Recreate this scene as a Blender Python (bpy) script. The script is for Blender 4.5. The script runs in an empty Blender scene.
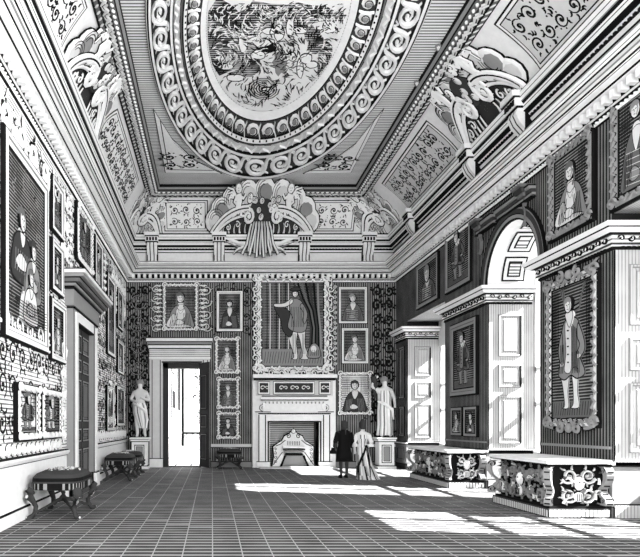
import bpy, math, random
from mathutils import Vector
PI = math.pi
sc = bpy.context.scene
COL = sc.collection
# ---------------------------------------------------------------- camera, sky, sun, exposure
EYE = 1.65; F = 600.0; VX, VY = 212.0, 424.0
D = 23.0; XL, XR = -3.30, 7.06; Y0 = 4.0
cam = bpy.data.cameras.new('camera'); cam.sensor_width = 36; cam.lens = F/640*36
cam.shift_x = (320-VX)/640; cam.shift_y = (VY-278.5)/640; cam.clip_end = 300
co = bpy.data.objects.new('camera', cam); COL.objects.link(co)
co.location = (0, 0, EYE); co.rotation_euler = (PI/2, 0, 0); sc.camera = co
w = bpy.data.worlds.new('sky'); sc.world = w; w.use_nodes = True
w.node_tree.nodes['Background'].inputs[0].default_value = (1, 1, 1, 1)
w.node_tree.nodes['Background'].inputs[1].default_value = 1.15
sd = bpy.data.lights.new('sun', 'SUN'); sd.energy = 28; sd.angle = 0.006
so = bpy.data.objects.new('sun', sd); COL.objects.link(so); so.location = (20, 0, 20)
so.rotation_euler = Vector((-1, .23, -.80)).to_track_quat('-Z', 'Y').to_euler()
ad = bpy.data.lights.new('front_fill_light', 'AREA'); ad.shape = 'RECTANGLE'; ad.size = 10; ad.size_y = 8.5; ad.energy = 2000  # added fill light at the open front end, no window stands there
ao = bpy.data.objects.new('front_fill_light', ad); COL.objects.link(ao); ao.location = (7.5, -1.5, 4.4)
ao.rotation_euler = Vector((-.42, 1, .42)).to_track_quat('-Z', 'Z').to_euler()
sc.view_settings.view_transform = 'Standard'; sc.view_settings.look = 'None'
sc.view_settings.gamma = 1; sc.view_settings.exposure = 0.8; sc.view_settings.use_curve_mapping = False
sc.cycles.max_bounces = 8; sc.cycles.diffuse_bounces = 6

# ---------------------------------------------------------------- materials
def mat(name, c, rough=.8):
    m = bpy.data.materials.new(name); m.use_nodes = True; nt = m.node_tree
    b = nt.nodes['Principled BSDF']; b.inputs['Roughness'].default_value = rough
    b.inputs['Specular IOR Level'].default_value = .1
    n = nt.nodes.new('ShaderNodeTexNoise'); n.inputs['Scale'].default_value = 9
    g = nt.nodes.new('ShaderNodeNewGeometry'); nt.links.new(g.outputs['Position'], n.inputs['Vector'])
    r = nt.nodes.new('ShaderNodeMapRange'); r.inputs[3].default_value = c*.9; r.inputs[4].default_value = min(1, c*1.08)
    nt.links.new(n.outputs[0], r.inputs[0]); nt.links.new(r.outputs[0], b.inputs['Base Color'])
    return m
def M_(nt, op, a, b=None, c=None):
    n = nt.nodes.new('ShaderNodeMath'); n.operation = op
    for i, x in enumerate((a, b, c)):
        if x is None: continue
        if isinstance(x, (int, float)): n.inputs[i].default_value = x
        else: nt.links.new(x, n.inputs[i])
    return n.outputs[0]
def hatch(name, axis, period, duty, light, dark, wob=.25, cross=None, boards=None):
    """engraved shading lines put into the surface colour: fine dark lines of uneven weight over a light ground"""
    m = bpy.data.materials.new(name); m.use_nodes = True; nt = m.node_tree
    b = nt.nodes['Principled BSDF']; b.inputs['Roughness'].default_value = .8; b.inputs['Specular IOR Level'].default_value = .1
    g = nt.nodes.new('ShaderNodeNewGeometry'); s = nt.nodes.new('ShaderNodeSeparateXYZ'); nt.links.new(g.outputs['Position'], s.inputs[0])
    n = nt.nodes.new('ShaderNodeTexNoise'); n.inputs['Scale'].default_value = 1.7; n.inputs['Detail'].default_value = 3
    nt.links.new(g.outputs['Position'], n.inputs['Vector'])
    nz = M_(nt, 'SUBTRACT', n.outputs[0], .5)
    def lines(ax, per, du):
        p = M_(nt, 'ADD', M_(nt, 'DIVIDE', s.outputs[ax], per), M_(nt, 'MULTIPLY', nz, wob))
        f = M_(nt, 'FRACT', p)
        return M_(nt, 'LESS_THAN', f, M_(nt, 'ADD', M_(nt, 'MULTIPLY', nz, wob*2.4), du))
    k = lines(axis, period, duty)
    if cross is not None: k = M_(nt, 'MAXIMUM', k, lines(*cross))
    mx = nt.nodes.new('ShaderNodeMapRange'); mx.inputs[3].default_value = light; mx.inputs[4].default_value = dark
    nt.links.new(k, mx.inputs[0]); out = mx.outputs[0]
    if boards:
        bw, bl, jw, jc = boards
        bi = M_(nt, 'DIVIDE', s.outputs[0], bw); fr = M_(nt, 'FRACT', bi); fl = M_(nt, 'FLOOR', bi)
        j1 = M_(nt, 'LESS_THAN', fr, jw)
        off = M_(nt, 'FRACT', M_(nt, 'MULTIPLY', M_(nt, 'SINE', M_(nt, 'MULTIPLY', fl, 12.99)), 437.5))
        j2 = M_(nt, 'LESS_THAN', M_(nt, 'FRACT', M_(nt, 'ADD', M_(nt, 'DIVIDE', s.outputs[1], bl), off)), .011)
        j = M_(nt, 'MAXIMUM', j1, j2)
        m2 = nt.nodes.new('ShaderNodeMix'); m2.data_type = 'FLOAT'
        nt.links.new(j, m2.inputs[0]); nt.links.new(out, m2.inputs[2]); m2.inputs[3].default_value = jc; out = m2.outputs[0]
    nt.links.new(out, b.inputs['Base Color'])
    return m
WHITE = mat('white_plaster', .88); PALE = mat('pale_plaster', .66); GREY = mat('grey_paint', .27); MID = mat('mid_grey', .14)
DARK = mat('dark_wood', .045); BLACK = mat('black_ink', .006); SKIN = mat('pale_skin', .75)
FLOOR = hatch('oak_boards', 1, .20, .58, .27, .03, .25, boards=(.38, 5.2, .04, .36))
HB = hatch('back_wall_hatching', 0, .085, .60, .30, .035, .3)  # wall tone made of engraved shading lines in the colour
HR = hatch('right_wall_shade_hatching', 1, .085, .70, .26, .02, .25)  # shade of the wall facing away from the windows, painted as denser lines
HL = hatch('left_wall_hatching', 2, .07, .22, .88, .15, .5)  # sparse engraved shading lines in the wall colour
HC = hatch('ceiling_ruled_plaster', 1, .095, .40, .85, .15, .1)
HP = hatch('ruled_plaster', 2, .075, .34, .85, .12, .2)
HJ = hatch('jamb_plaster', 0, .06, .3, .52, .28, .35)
HD = hatch('dark_ruled_hatching', 2, .09, .72, .26, .012, .3)
HV = hatch('painted_ground', 2, .06, .68, .30, .02, .5)
HW = hatch('pale_canvas', 2, .07, .3, .85, .1, .6)
STD = [WHITE, BLACK, GREY, PALE, DARK, MID]     # 0..5
W_, K_, G_, P_, D_, M__ = range(6)

# ---------------------------------------------------------------- mesh builder
def ident(u, v, n): return (u, v, n)
class MB:
    def __init__(s, m=ident, mats=None):
        s.v = []; s.f = []; s.k = []; s.m = m; s.mats = mats or STD
    def add(s, vs, fs, k=0, raw=False):
        o = len(s.v)
        s.v += [tuple(p) if raw else tuple(s.m(*p)) for p in vs]
        s.f += [tuple(i+o for i in f) for f in fs]
        s.k += [k]*len(fs) if isinstance(k, int) else list(k)
    def box(s, u0, u1, v0, v1, n0, n1, k=0):
        s.add([(u, v, n) for n in (n0, n1) for v in (v0, v1) for u in (u0, u1)],
              [(0, 2, 3, 1), (4, 5, 7, 6), (0, 1, 5, 4), (2, 6, 7, 3), (0, 4, 6, 2), (1, 3, 7, 5)], k)
    def tbox(s, u0, u1, v0, v1, n0, n1, bev, k=0):     # chamfered raised panel
        a = [(u0, v0), (u1, v0), (u1, v1), (u0, v1)]
        b = [(u0+bev, v0+bev), (u1-bev, v0+bev), (u1-bev, v1-bev), (u0+bev, v1-bev)]
        s.add([(x, y, n0) for x, y in a]+[(x, y, n1) for x, y in b],
              [(0, 1, 5, 4), (1, 2, 6, 5), (2, 3, 7, 6), (3, 0, 4, 7), (4, 5, 6, 7)], k)
    def poly(s, pts, n0, n1, k=0):
        N = len(pts)
        s.add([(x, y, n0) for x, y in pts]+[(x, y, n1) for x, y in pts],
              [tuple(range(N, 2*N))]+[(i, (i+1) % N, N+(i+1) % N, N+i) for i in range(N)], k)
    def ell(s, cu, cv, ru, rv, n0, n1, k=0, seg=14, rot=0):
        c, q = math.cos(rot), math.sin(rot)
        s.poly([(cu+ru*math.cos(t)*c-rv*math.sin(t)*q, cv+ru*math.cos(t)*q+rv*math.sin(t)*c) for t in [2*PI*i/seg for i in range(seg)]], n0, n1, k)
    def dome(s, cu, cv, ru, rv, n0, h, k=0, seg=10, rot=0):
        c, q = math.cos(rot), math.sin(rot); vs = []
        for r, z in ((1, 0), (.8, .6), (.42, .92)):
            for i in range(seg):
                t = 2*PI*i/seg; x = ru*r*math.cos(t); y = rv*r*math.sin(t)
                vs.append((cu+x*c-y*q, cv+x*q+y*c, n0+h*z))
        vs.append((cu, cv, n0+h)); fs = []
        for j in range(2):
            for i in range(seg): fs.append((j*seg+i, j*seg+(i+1) % seg, (j+1)*seg+(i+1) % seg, (j+1)*seg+i))
        for i in range(seg): fs.append((2*seg+i, 2*seg+(i+1) % seg, 3*seg))
        s.add(vs, fs, k)
    def odome(s, cu, cv, ru, rv, n0, h, k=0, o=.02, rot=0):     # dome with a dark seat line
        s.ell(cu, cv, ru+o, rv+o, n0, n0+h*.15, K_, 12, rot); s.dome(cu, cv, ru, rv, n0+h*.1, h*.9, k, 10, rot)
    def rib(s, pts, ws, n0, h, k=0, k2=None):
        N = len(pts); vs = []
        if isinstance(ws, (int, float)): ws = [ws]*N
        ws = list(ws)+[ws[-1]]*(N-len(ws))
        for i, (x, y) in enumerate(pts):
            a = pts[max(0, i-1)]; b = pts[min(N-1, i+1)]
            dx, dy = b[0]-a[0], b[1]-a[1]; L = math.hypot(dx, dy) or 1
            nx, ny = -dy/L*ws[i]/2, dx/L*ws[i]/2
            vs += [(x+nx, y+ny, n0), (x+nx*.55, y+ny*.55, n0+h), (x-nx*.55, y-ny*.55, n0+h), (x-nx, y-ny, n0)]
        fs = []; ks = []
        for i in range(N-1):
            for j in range(3):
                fs.append((4*i+j, 4*i+j+1, 4*i+5+j, 4*i+4+j)); ks.append(k if (k2 is None or j < 2) else k2)
        s.add(vs, fs, ks)
    def orib(s, pts, w, n0, h, k=0, o=.02, t=(1, 1)):
        N = len(pts); ws = [w*(t[0]+(t[1]-t[0])*i/(N-1)) for i in range(N)]
        s.rib(pts, [a+2*o for a in ws], n0, h*.25, K_); s.rib(pts, ws, n0+h*.2, h*.8, k)
    def build(s, name, parent=None, smooth=False, mats=None):
        me = bpy.data.meshes.new(name); me.from_pydata(s.v, [], s.f)
        for m in (mats or s.mats): me.materials.append(m)
        me.polygons.foreach_set('material_index', s.k)
        if smooth: me.polygons.foreach_set('use_smooth', [True]*len(s.f))
        me.update(); o = bpy.data.objects.new(name, me); COL.objects.link(o)
        if parent:
            o.parent = parent; o.matrix_parent_inverse = parent.matrix_basis.inverted()
        return o
    def loft(s, secs, k=0, seg=16, cap=True, flute=0, nf=8, alt=None):   # secs: (cx,cy,z,rx,ry)
        vs = []; fs = []; ks = []
        for (cx, cy, z, rx, ry) in secs:
            for i in range(seg):
                t = 2*PI*i/seg; q = 1+flute*math.cos(nf*t)
                vs.append((cx+rx*q*math.cos(t), cy+ry*q*math.sin(t), z))
        for j in range(len(secs)-1):
            for i in range(seg):
                fs.append((j*seg+i, j*seg+(i+1) % seg, (j+1)*seg+(i+1) % seg, (j+1)*seg+i))
                ks.append(alt(i, j) if alt else k)
        if cap:
            fs.append(tuple(range(seg))); fs.append(tuple((len(secs)-1)*seg+i for i in range(seg))); ks += [k, k]
        s.add(vs, fs, ks)
    def tube(s, pts, rs, k=0, seg=6):
        if isinstance(rs, (int, float)): rs = [rs]*len(pts)
        P = [Vector(p) for p in pts]; vs = []; fs = []
        for i, p in enumerate(P):
            d = (P[min(i+1, len(P)-1)]-P[max(0, i-1)]).normalized()
            a = d.cross(Vector((0, 0, 1)) if abs(d.z) < .9 else Vector((1, 0, 0))).normalized(); b = d.cross(a)
            for j in range(seg):
                t = 2*PI*j/seg; q = p+(a*math.cos(t)+b*math.sin(t))*rs[i]; vs.append(tuple(q))
        for i in range(len(P)-1):
            for j in range(seg): fs.append((i*seg+j, i*seg+(j+1) % seg, (i+1)*seg+(j+1) % seg, (i+1)*seg+j))
        fs += [tuple(range(seg)), tuple((len(P)-1)*seg+j for j in range(seg))]
        s.add(vs, fs, k)

def tag(o, label=None, cat=None, group=None, kind=None):
    if label: o['label'] = label
    if cat: o['category'] = cat
    if group: o['group'] = group
    if kind: o['kind'] = kind
    return o
def struct(o): o['kind'] = 'structure'; return o
def thing(name, label, cat, loc=(0, 0, 0), group=None):
    o = bpy.data.objects.new(name, None); o.empty_display_size = .2; COL.objects.link(o); o.location = loc
    return tag(o, label, cat, group)

# ---------------------------------------------------------------- surface maps
def bk(u, v, n): return (u, D-n, v)
def lf(u, v, n): return (XL+n, u, v)
def rt(u, v, n): return (XR-n, -u, v)
SB = F/D
def bx(px): return (px-VX)/SB
def bz(py): return EYE+(VY-py)/SB
def lY(px): return XL*F/(px-VX)
def lz(px, py): return EYE+(VY-py)*XL/(px-VX)
def rY(px): return XR*F/(px-VX)
def rz(px, py): return EYE+(VY-py)*XR/(px-VX)
ZC = EYE+8.6
ZA, ZB = EYE+7.2, EYE+8.42
def inset(v, I): t = max(0, min(1.25, (v-ZA)/(ZB-ZA))); return .22+(I-.22)*t**1.4
def cvb(u, v, n): return (u, D-inset(v, 1.0)-n, v)
def cvl(u, v, n): return (XL+inset(v, .95)+n, u, v)
def cvr(u, v, n): return (XR-inset(v, 1.45)-n, -u, v)
def lean(m, k): return lambda u, v, n: m(u, v, n+k*max(0, (v-ZA)/(ZB-ZA)))
def ceil(u, v, n): return (u, v, ZC-n)

# ---------------------------------------------------------------- ornament
def spiral(cu, cv, r, a0, turns, sgn=1, r1=.12, asp=1, n=None):
    n = n or max(8, int(turns*12)); out = []
    for i in range(n+1):
        t = i/n; a = a0+sgn*2*PI*turns*t; q = r*((1-t)+r1*t)
        out.append((cu+q*math.cos(a), cv+q*math.sin(a)*asp))
    return out
def bez(p0, p1, p2, p3, n=8):
    return [tuple((1-t)**3*a+3*(1-t)**2*t*b+3*(1-t)*t*t*c+t**3*d for a, b, c, d in zip(p0, p1, p2, p3)) for t in [i/n for i in range(n+1)]]
def leaf(mb, u, v, L, a, w, n0, h, k=0, o=.015, curl=.5):
    pts = []; x, y = u, v
    for i in range(5):
        pts.append((x, y)); x += L/4*math.cos(a); y += L/4*math.sin(a); a += curl/4*2
    mb.orib(pts, w, n0, h, k, o, (1, .15))
def rinceau(mb, u0, u1, v0, v1, cell, n0=.0, h=.03, k=0, w=.07, o=.018, seed=1, leaves=4):
    """rows of running scrolls that fill a rectangle"""
    R = random.Random(seed)
    rows = max(1, round((v1-v0)/cell)); cols = max(1, round((u1-u0)/cell))
    du = (u1-u0)/cols; dv = (v1-v0)/rows
    for j in range(rows):
        for i in range(cols):
            cu = u0+du*(i+.5); cv = v0+dv*(j+.5); sg = 1 if (i+j) % 2 else -1
            r = min(du, dv)*.42; a0 = R.uniform(-.4, .4)+(PI if sg > 0 else 0)
            asp = min(1.35, max(.75, dv/du))
            for q in range(leaves):
                a = a0+q*2*PI/leaves+R.uniform(-.3, .3)
                leaf(mb, cu+r*.85*math.cos(a), cv+r*.85*asp*math.sin(a), r*R.uniform(.5, .8), a+sg*.9, w*.8, n0, h*.7, k, o, -sg*R.uniform(.4, 1.2))
            mb.orib(spiral(cu, cv, r, a0, 1.6, sg, .1, asp), w, n0, h, k, o, (1, .6))
            mb.odome(cu, cv, r*.17, r*.17, n0, h, k, o)
def wscroll(mb, pts, w, n0, h, k=K_):       # bare ink-dark tendril
    mb.rib(pts, w, n0, h, k)
def tendrils(mb, u0, u1, v0, v1, cell, w, n0=.0, h=.012, k=K_, seed=1):
    """dark grotesque arabesque on a light panel"""
    R = random.Random(seed); rows = max(1, round((v1-v0)/cell)); cols = max(1, round((u1-u0)/cell))
    du = (u1-u0)/cols; dv = (v1-v0)/rows
    for j in range(rows):
        for i in range(cols):
            cu = u0+du*(i+.5)+R.uniform(-.05, .05)*du; cv = v0+dv*(j+.5)+R.uniform(-.05, .05)*dv
            sg = 1 if (i+j) % 2 else -1; r = min(du, dv)*.40; a0 = R.uniform(0, 6.28)
            p = spiral(cu, cv, r, a0, 1.4, sg, .15, min(1.3, max(.8, dv/du)))
            mb.rib(p, [w*(.6+.9*math.sin(PI*q/(len(p)-1))) for q in range(len(p))], n0, h, k)
            mb.dome(cu, cv, r*.22, r*.22, n0, h*1.3, k, 7)
            for q in range(5):
                a = R.uniform(0, 6.28); x = cu+r*1.05*math.cos(a); y = cv+r*1.05*math.sin(a); b = a+sg*1.2; c = []
                for m in range(5):
                    c.append((x, y)); x += r*.17*math.cos(b); y += r*.17*math.sin(b); b -= sg*.5
                mb.rib(c, [w, w*1.5, w*1.3, w*.8, w*.3], n0, h, k)
            for q in range(3):
                mb.dome(cu+R.uniform(-.48, .48)*du, cv+R.uniform(-.48, .48)*dv, w*.7, w*.7, n0, h, k, 6)
def rim(mb, u0, u1, v0, v1, prof):
    """mitred rectangular frame; prof = [(inset, n, material of the strip that starts here)]"""
    for (a, na, k), (b, nb, _) in zip(prof[:-1], prof[1:]):
        A = [(u0+a, v0+a), (u1-a, v0+a), (u1-a, v1-a), (u0+a, v1-a)]; B = [(u0+b, v0+b), (u1-b, v0+b), (u1-b, v1-b), (u0+b, v1-b)]
        mb.add([(x, y, na) for x, y in A]+[(x, y, nb) for x, y in B], [(i, (i+1) % 4, 4+(i+1) % 4, 4+i) for i in range(4)], k)
def offs(path, p):
    """offset an open XY polyline to its left by p, mitred"""
    out = []; N = len(path)
    def nrm(a, b):
        dx, dy = b[0]-a[0], b[1]-a[1]; L = math.hypot(dx, dy); return (-dy/L, dx/L)
    for i, q in enumerate(path):
        n1 = nrm(path[i-1], q) if i else nrm(q, path[1]); n2 = nrm(q, path[i+1]) if i < N-1 else n1
        if i == 0: n1 = n2
        c = 1+n1[0]*n2[0]+n1[1]*n2[1]
        out.append((q[0]+(n1[0]+n2[0])*p/c, q[1]+(n1[1]+n2[1])*p/c))
    return out
def mould(mb, path, prof):
    """prof = [(projection, z, material)] swept along the path"""
    for (a, za, k), (b, zb, _) in zip(prof[:-1], prof[1:]):
        A = offs(path, a); B = offs(path, b); N = len(path)
        mb.add([(x, y, za) for x, y in A]+[(x, y, zb) for x, y in B], [(i, i+1, N+i+1, N+i) for i in range(N-1)], k, raw=True)
def blocks(mb, path, p0, p1, z0, z1, wid, pitch, k, shape='box'):
    for a, b in zip(path[:-1], path[1:]):
        L = math.hypot(b[0]-a[0], b[1]-a[1]); n = int(L/pitch)
        if n < 1: continue
        ux, uy = (b[0]-a[0])/L, (b[1]-a[1])/L; nx, ny = -uy, ux
        def m(u, v, q): return (a[0]+ux*u+nx*q, a[1]+uy*u+ny*q, v)
        old = mb.m; mb.m = m
        for i in range(n):
            c = (i+.5)*L/n
            if c-wid/2 < p1 or c+wid/2 > L-p1:
                if n > 6 and shape == 'box': continue
            if shape == 'box': mb.box(c-wid/2, c+wid/2, z0, z1, p0, p1, k)
            elif shape == 'leaf':
                h = z1-z0
                mb.rib([(c-wid*.5, z0+h*.1), (c-wid*.1, z0+h*.45), (c+wid*.35, z1-h*.05)], [h*.12, h*.5, h*.15], p0, p1-p0, k)
                mb.dome(c+wid*.3, z0+h*.25, wid*.17, h*.2, p0, p1-p0, k, 6)
            elif shape == 'egg':
                mb.dome(c, (z0+z1)/2, wid/2, (z1-z0)/2, p0, p1-p0, k, 8)
            elif shape == 'scroll':
                h = z1-z0; sg = 1 if i % 2 else -1
                mb.rib(spiral(c, (z0+z1)/2, h*.45, 0, 1.2, sg, .2, 1, 9), h*.17, p0, p1-p0, k)
        mb.m = old

# ================================================================= THE ROOM
mb = MB(); mb.add([(XL-.4, 2, 0), (9.3, 2, 0), (9.3, D+.3, 0), (XL-.4, D+.3, 0), (XL-.4, 2, -.2), (9.3, 2, -.2), (9.3, D+.3, -.2), (XL-.4, D+.3, -.2)],
    [(0, 1, 2, 3), (7, 6, 5, 4), (0, 4, 5, 1), (1, 5, 6, 2), (2, 6, 7, 3), (3, 7, 4, 0)], 0)
struct(mb.build('floor', mats=[FLOOR]))
ZT = ZC+.3
# left wall
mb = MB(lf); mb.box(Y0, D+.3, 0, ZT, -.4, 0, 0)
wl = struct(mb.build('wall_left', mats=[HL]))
# back wall, pierced by the doorway and the fireplace
DX0, DX1, DZ = bx(163), bx(201), bz(363)
FX0, FX1, FZ = bx(268.5), bx(317.5), bz(422)
mb = MB(bk)
mb.box(XL, DX0, 0, ZT, -.35, 0); mb.box(DX0, DX1, DZ, ZT, -.35, 0)
mb.box(DX1, FX0, 0, ZT, -.35, 0); mb.box(FX0, FX1, FZ, ZT, -.35, 0); mb.box(FX1, XR+1.6, 0, ZT, -.35, 0)
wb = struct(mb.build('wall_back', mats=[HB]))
# right wall: piers and window bays
PIERS = [(D, rY(407)), (rY(445), rY(487.5)), (rY(540), rY(613)), (8.0, Y0)]   # far, near
BAYS = [(rY(407), rY(445)), (rY(487.5), rY(540)), (rY(613), 8.0)]
RD = 1.25; ZE0, ZE1 = EYE+3.12, EYE+3.50; ZSO = ZE1+.22
mb = MB(rt)
for a, b in PIERS: mb.box(-a, -b, 0, ZSO, -RD, 0)
by0, by1 = BAYS[1]; ac = (by0+by1)/2; ar = (by0-by1)/2
mb.box(-D, -by0, ZSO, ZT, -RD, 0); mb.box(-by1, -Y0, ZSO, ZT, -RD, 0)
NA = 20; zsp = ZE1
arc = [(-ac-ar*math.cos(PI*i/NA), zsp+ar*1.02*math.sin(PI*i/NA)) for i in range(NA+1)]
for (a, b) in zip(arc[:-1], arc[1:]):
    a = (a[0], max(a[1], ZSO)) if False else a
    mb.add([(a[0], a[1], 0), (b[0], b[1], 0), (b[0], ZT, 0), (a[0], ZT, 0)], [(0, 1, 2, 3)])
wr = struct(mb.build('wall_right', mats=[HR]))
# bay linings: jamb faces, vault, soffits
def jm(Yj): return lambda u, v, n: (u, Yj-n, v)
ja = MB()
for i, (fy, ny) in enumerate(BAYS):
    ja.m = jm(fy)
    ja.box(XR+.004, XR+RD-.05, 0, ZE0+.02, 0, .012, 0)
    ja.box(XR+.0, XR+.03, 0, ZE0, .012, .022, 1)
    uu0, uu1 = XR+.30, XR+.30+.52
    hs = [(rz(499, 355)+.1, ZE0-.35), (2.72, 3.30), (1.20, 2.38)]
    hs = [(3.42, 4.42), (2.62, 3.14), (1.18, 2.34)]
    for v0, v1 in hs:
        rim(ja, uu0-.04, uu1+.04, v0-.04, v1+.04, [(0, .012, 2), (.02, .05, 0), (.05, .05, 2), (.07, .02, 0), (.12, .03, 2), (.135, .045, 0), (.15, .05, 0)])
        ja.box(uu0+.10, uu1-.10, v0+.10, v1-.10, .012, .047, 0)
        ja.box(uu1-.02, uu1+.03, v0-.02, v1, .05, .052, 1)
    ja.box(XR, XR+RD-.06, .93, 1.0, .012, .06, 0); ja.box(XR, XR+RD-.06, .90, .93, .012, .05, 1)
    ja.box(XR, XR+RD-.06, 0, .22, .012, .07, 0); ja.box(XR, XR+RD-.06, .22, .245, .012, .05, 1)
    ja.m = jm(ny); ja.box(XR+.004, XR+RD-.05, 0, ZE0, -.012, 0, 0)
    # soffit of the flat-headed bays
    if i != 1: ja.add([(XR, fy, ZSO-.01), (XR+RD, fy, ZSO-.01), (XR+RD, ny, ZSO-.01), (XR, ny, ZSO-.01)], [(0, 1, 2, 3)], 0, raw=True)
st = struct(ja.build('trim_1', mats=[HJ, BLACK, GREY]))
va = MB()
def vm(t, x, n):    # vault map: t = angle, x = depth, n = inward
    r = ar-n; return (XR+x, ac+r*math.cos(t), zsp+r*1.02*math.sin(t))
va.m = vm
def vq(t0, t1, x0, x1, n, k, seg=16):
    vs = []; fs = []
    for i in range(seg+1):
        t = t0+(t1-t0)*i/seg; vs += [(t, x0, n), (t, x1, n)]
        if i: fs.append((2*i-2, 2*i-1, 2*i+1, 2*i))
    va.add(vs, fs, k)
vq(0, PI, 0, RD, 0, 0)
for t0, t1 in ((.12, .62), (.72, 1.22), (1.32, 1.82), (1.92, 2.42), (2.52, 3.0)):
    vq(t0, t1, .34, .92, .02, 1, 5); vq(t0+.03, t1-.03, .38, .88, .03, 0, 5); vq(t0+.09, t1-.09, .46, .80, .04, 1, 5); vq(t0+.12, t1-.12, .50, .76, .05, 2, 5)
struct(va.build('trim_2', mats=[WHITE, BLACK, HP]))
# archivolt on the wall face
av = MB(rt)
for r0, r1, n, k in ((1.0, 1.03, .05, 1), (1.03, 1.09, .06, 2), (1.09, 1.11, .05, 1), (1.11, 1.19, .08, 4), (1.19, 1.215, .06, 2), (1.215, 1.24, .07, 1)):
    pts = []
    vs = []; fs = []
    for i in range(25):
        t = PI*i/24
        for r in (r0, r1): vs += [(-ac-ar*r*math.cos(t), zsp+ar*1.02*r*math.sin(t), n), (-ac-ar*r*math.cos(t), zsp+ar*1.02*r*math.sin(t), 0)]
        if i: a = 4*(i-1); b = 4*i; fs += [(a, a+2, b+2, b), (a+2, a+3, b+3, b+2), (a, b, b+1, a+1)]
    av.add(vs, fs, k)
struct(av.build('trim_3'))
# windows (open sashes with glazing bars) at the back of the bays, and the wall that carries them
for i, (fy, ny) in enumerate(BAYS):
    q = MB(lambda u, v, n: (XR+RD-.1+n, u, v)); cy = (fy+ny)/2; sill = .95
    top = 4.45 if i != 1 else zsp+ar*.9
    hw = (fy-ny)/2
    q.box(ny, fy, 0, sill, 0, .25, 0); q.box(ny, fy, top, ZSO+1.6 if i == 1 else ZSO+.3, 0, .25, 0)
    q.box(cy-.07, cy+.07, sill, top, .05, .16, 0)
    for zz in (2.15, 3.05): q.box(ny, fy, zz-.05, zz+.05, .05, .14, 0)
    for s_ in (-1, 1): q.box(cy+s_*hw-.08*(s_ > 0), cy+s_*hw+.08*(s_ < 0), sill, top, .05, .18, 0)
    struct(q.build('window_%d' % (i+1), mats=[WHITE]))
# pier entablatures run round the faces and the jambs
et = MB()
def ent(path):
    mould(et, path, [(0, ZE0-.06, 1), (.03, ZE0-.05, 1), (.03, ZE0, 0), (.06, ZE0+.02, 4), (.06, ZE0+.06, 3), (.07, ZE0+.2, 1), (.14, ZE0+.215, 0), (.20, ZE0+.25, 0), (.22, ZE0+.28, 1), (.24, ZE0+.30, 0), (.27, ZE0+.35, 0), (.27, ZE1, 4), (0, ZE1+.005, 4)])
    blocks(et, path, .065, .10, ZE0+.06, ZE0+.2, .14, .17, 1, 'scroll')
    blocks(et, path, .065, .10, ZE0+.07, ZE0+.19, .06, .17, 0, 'egg')
    blocks(et, path, .03, .07, ZE0-.045, ZE0-.005, .05, .09, 1)
for i, (a, b) in enumerate(PIERS):
    xin = XR+RD-.12
    # path runs so that its left side is the room
    p = []
    if i < 3: p.append((xin, b))
    if i < 3: p.append((XR, b))
    else: p.append((XR, Y0))
    p.append((XR, a))
    if i: p.append((xin, a))
    ent(p)
    q0 = offs(p, 0)
    base = p
    mould(et, p, [(.03, 0, 4), (.06, .0, 4), (.06, .18, 1), (.03, .2, 2), (.03, .9, 1), (.06, .93, 0), (.06, .98, 1), (.0, 1.0, 1)])
struct(et.build('trim_4', mats=[WHITE, BLACK, GREY, HP, DARK, MID]))

# main cornice, attic and cove
ring = [(XR, Y0), (XR, D), (XL, D), (XL, Y0)]
cn = MB()
c0 = EYE+5.52
mould(cn, ring, [(0, c0-.10, 1), (.05, c0-.09, 0), (.05, c0-.03, 1), (.10, c0, 3), (.12, c0+.03, 1), (.14, c0+.19, 0), (.30, c0+.20, 1), (.32, c0+.23, 0),
                 (.40, c0+.25, 0), (.42, c0+.27, 1), (.42, c0+.285, 0), (.42, c0+.31, 1), (.44, c0+.335, 0), (.49, c0+.35, 2), (.52, c0+.36, 3), (.52, c0+.42, 1), (.54, c0+.445, 0), (.57, c0+.47, 1), (.575, c0+.48, 0), (.60, c0+.50, 0), (.60, c0+.53, 2), (.60, c0+.56, 1), (.2, c0+.60, 3), (.12, c0+.6, 3)])
blocks(cn, ring, .12, .26, c0+.04, c0+.18, .10, .21, 0)
blocks(cn, ring, .045, .10, c0-.08, c0-.02, .05, .11, 0, 'egg')
struct(cn.build('trim_5'))
at = MB()
a0 = EYE+6.10
mould(at, ring, [(.12, a0, 1), (.12, a0+.08, 0), (.12, a0+.42, 1), (.16, a0+.44, 0), (.2, a0+.5, 1), (.2, a0+.56, 0), (.24, a0+.60, 1), (.34, a0+.66, 0), (.35, a0+.73, 1), (.355, a0+.745, 0), (.36, a0+.79, 1), (.40, a0+.84, 2), (.41, a0+.86, 0), (.44, a0+.92, 1), (.445, a0+.935, 0), (.46, a0+1.02, 1), (.42, a0+1.08, 1), (.2, a0+1.1, 1)])
blocks(at, ring, .19, .235, a0+.5, a0+.56, .06, .12, 1)
struct(at.build('trim_6', mats=[WHITE, BLACK, GREY, HP, DARK, MID]))
# cove surface
cv = MB()
NS = 8
for m, u0, u1 in ((cvl, Y0, D-.1), (cvb, XL, XR), (cvr, -(D-.1), -Y0)):
    cv.m = m
    for j in range(NS):
        v0 = ZA-.05+(ZB-ZA+.05)*j/NS; v1 = ZA-.05+(ZB-ZA+.05)*(j+1)/NS
        cv.add([(u0, v0, 0), (u1, v0, 0), (u1, v1, 0), (u0, v1, 0)], [(0, 1, 2, 3)], 0 if m != cvr else 1)
ceiling = thing('ceiling', None, None); struct(ceiling)
cvo = cv.build('cove', ceiling, mats=[WHITE, WHITE])
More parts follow.
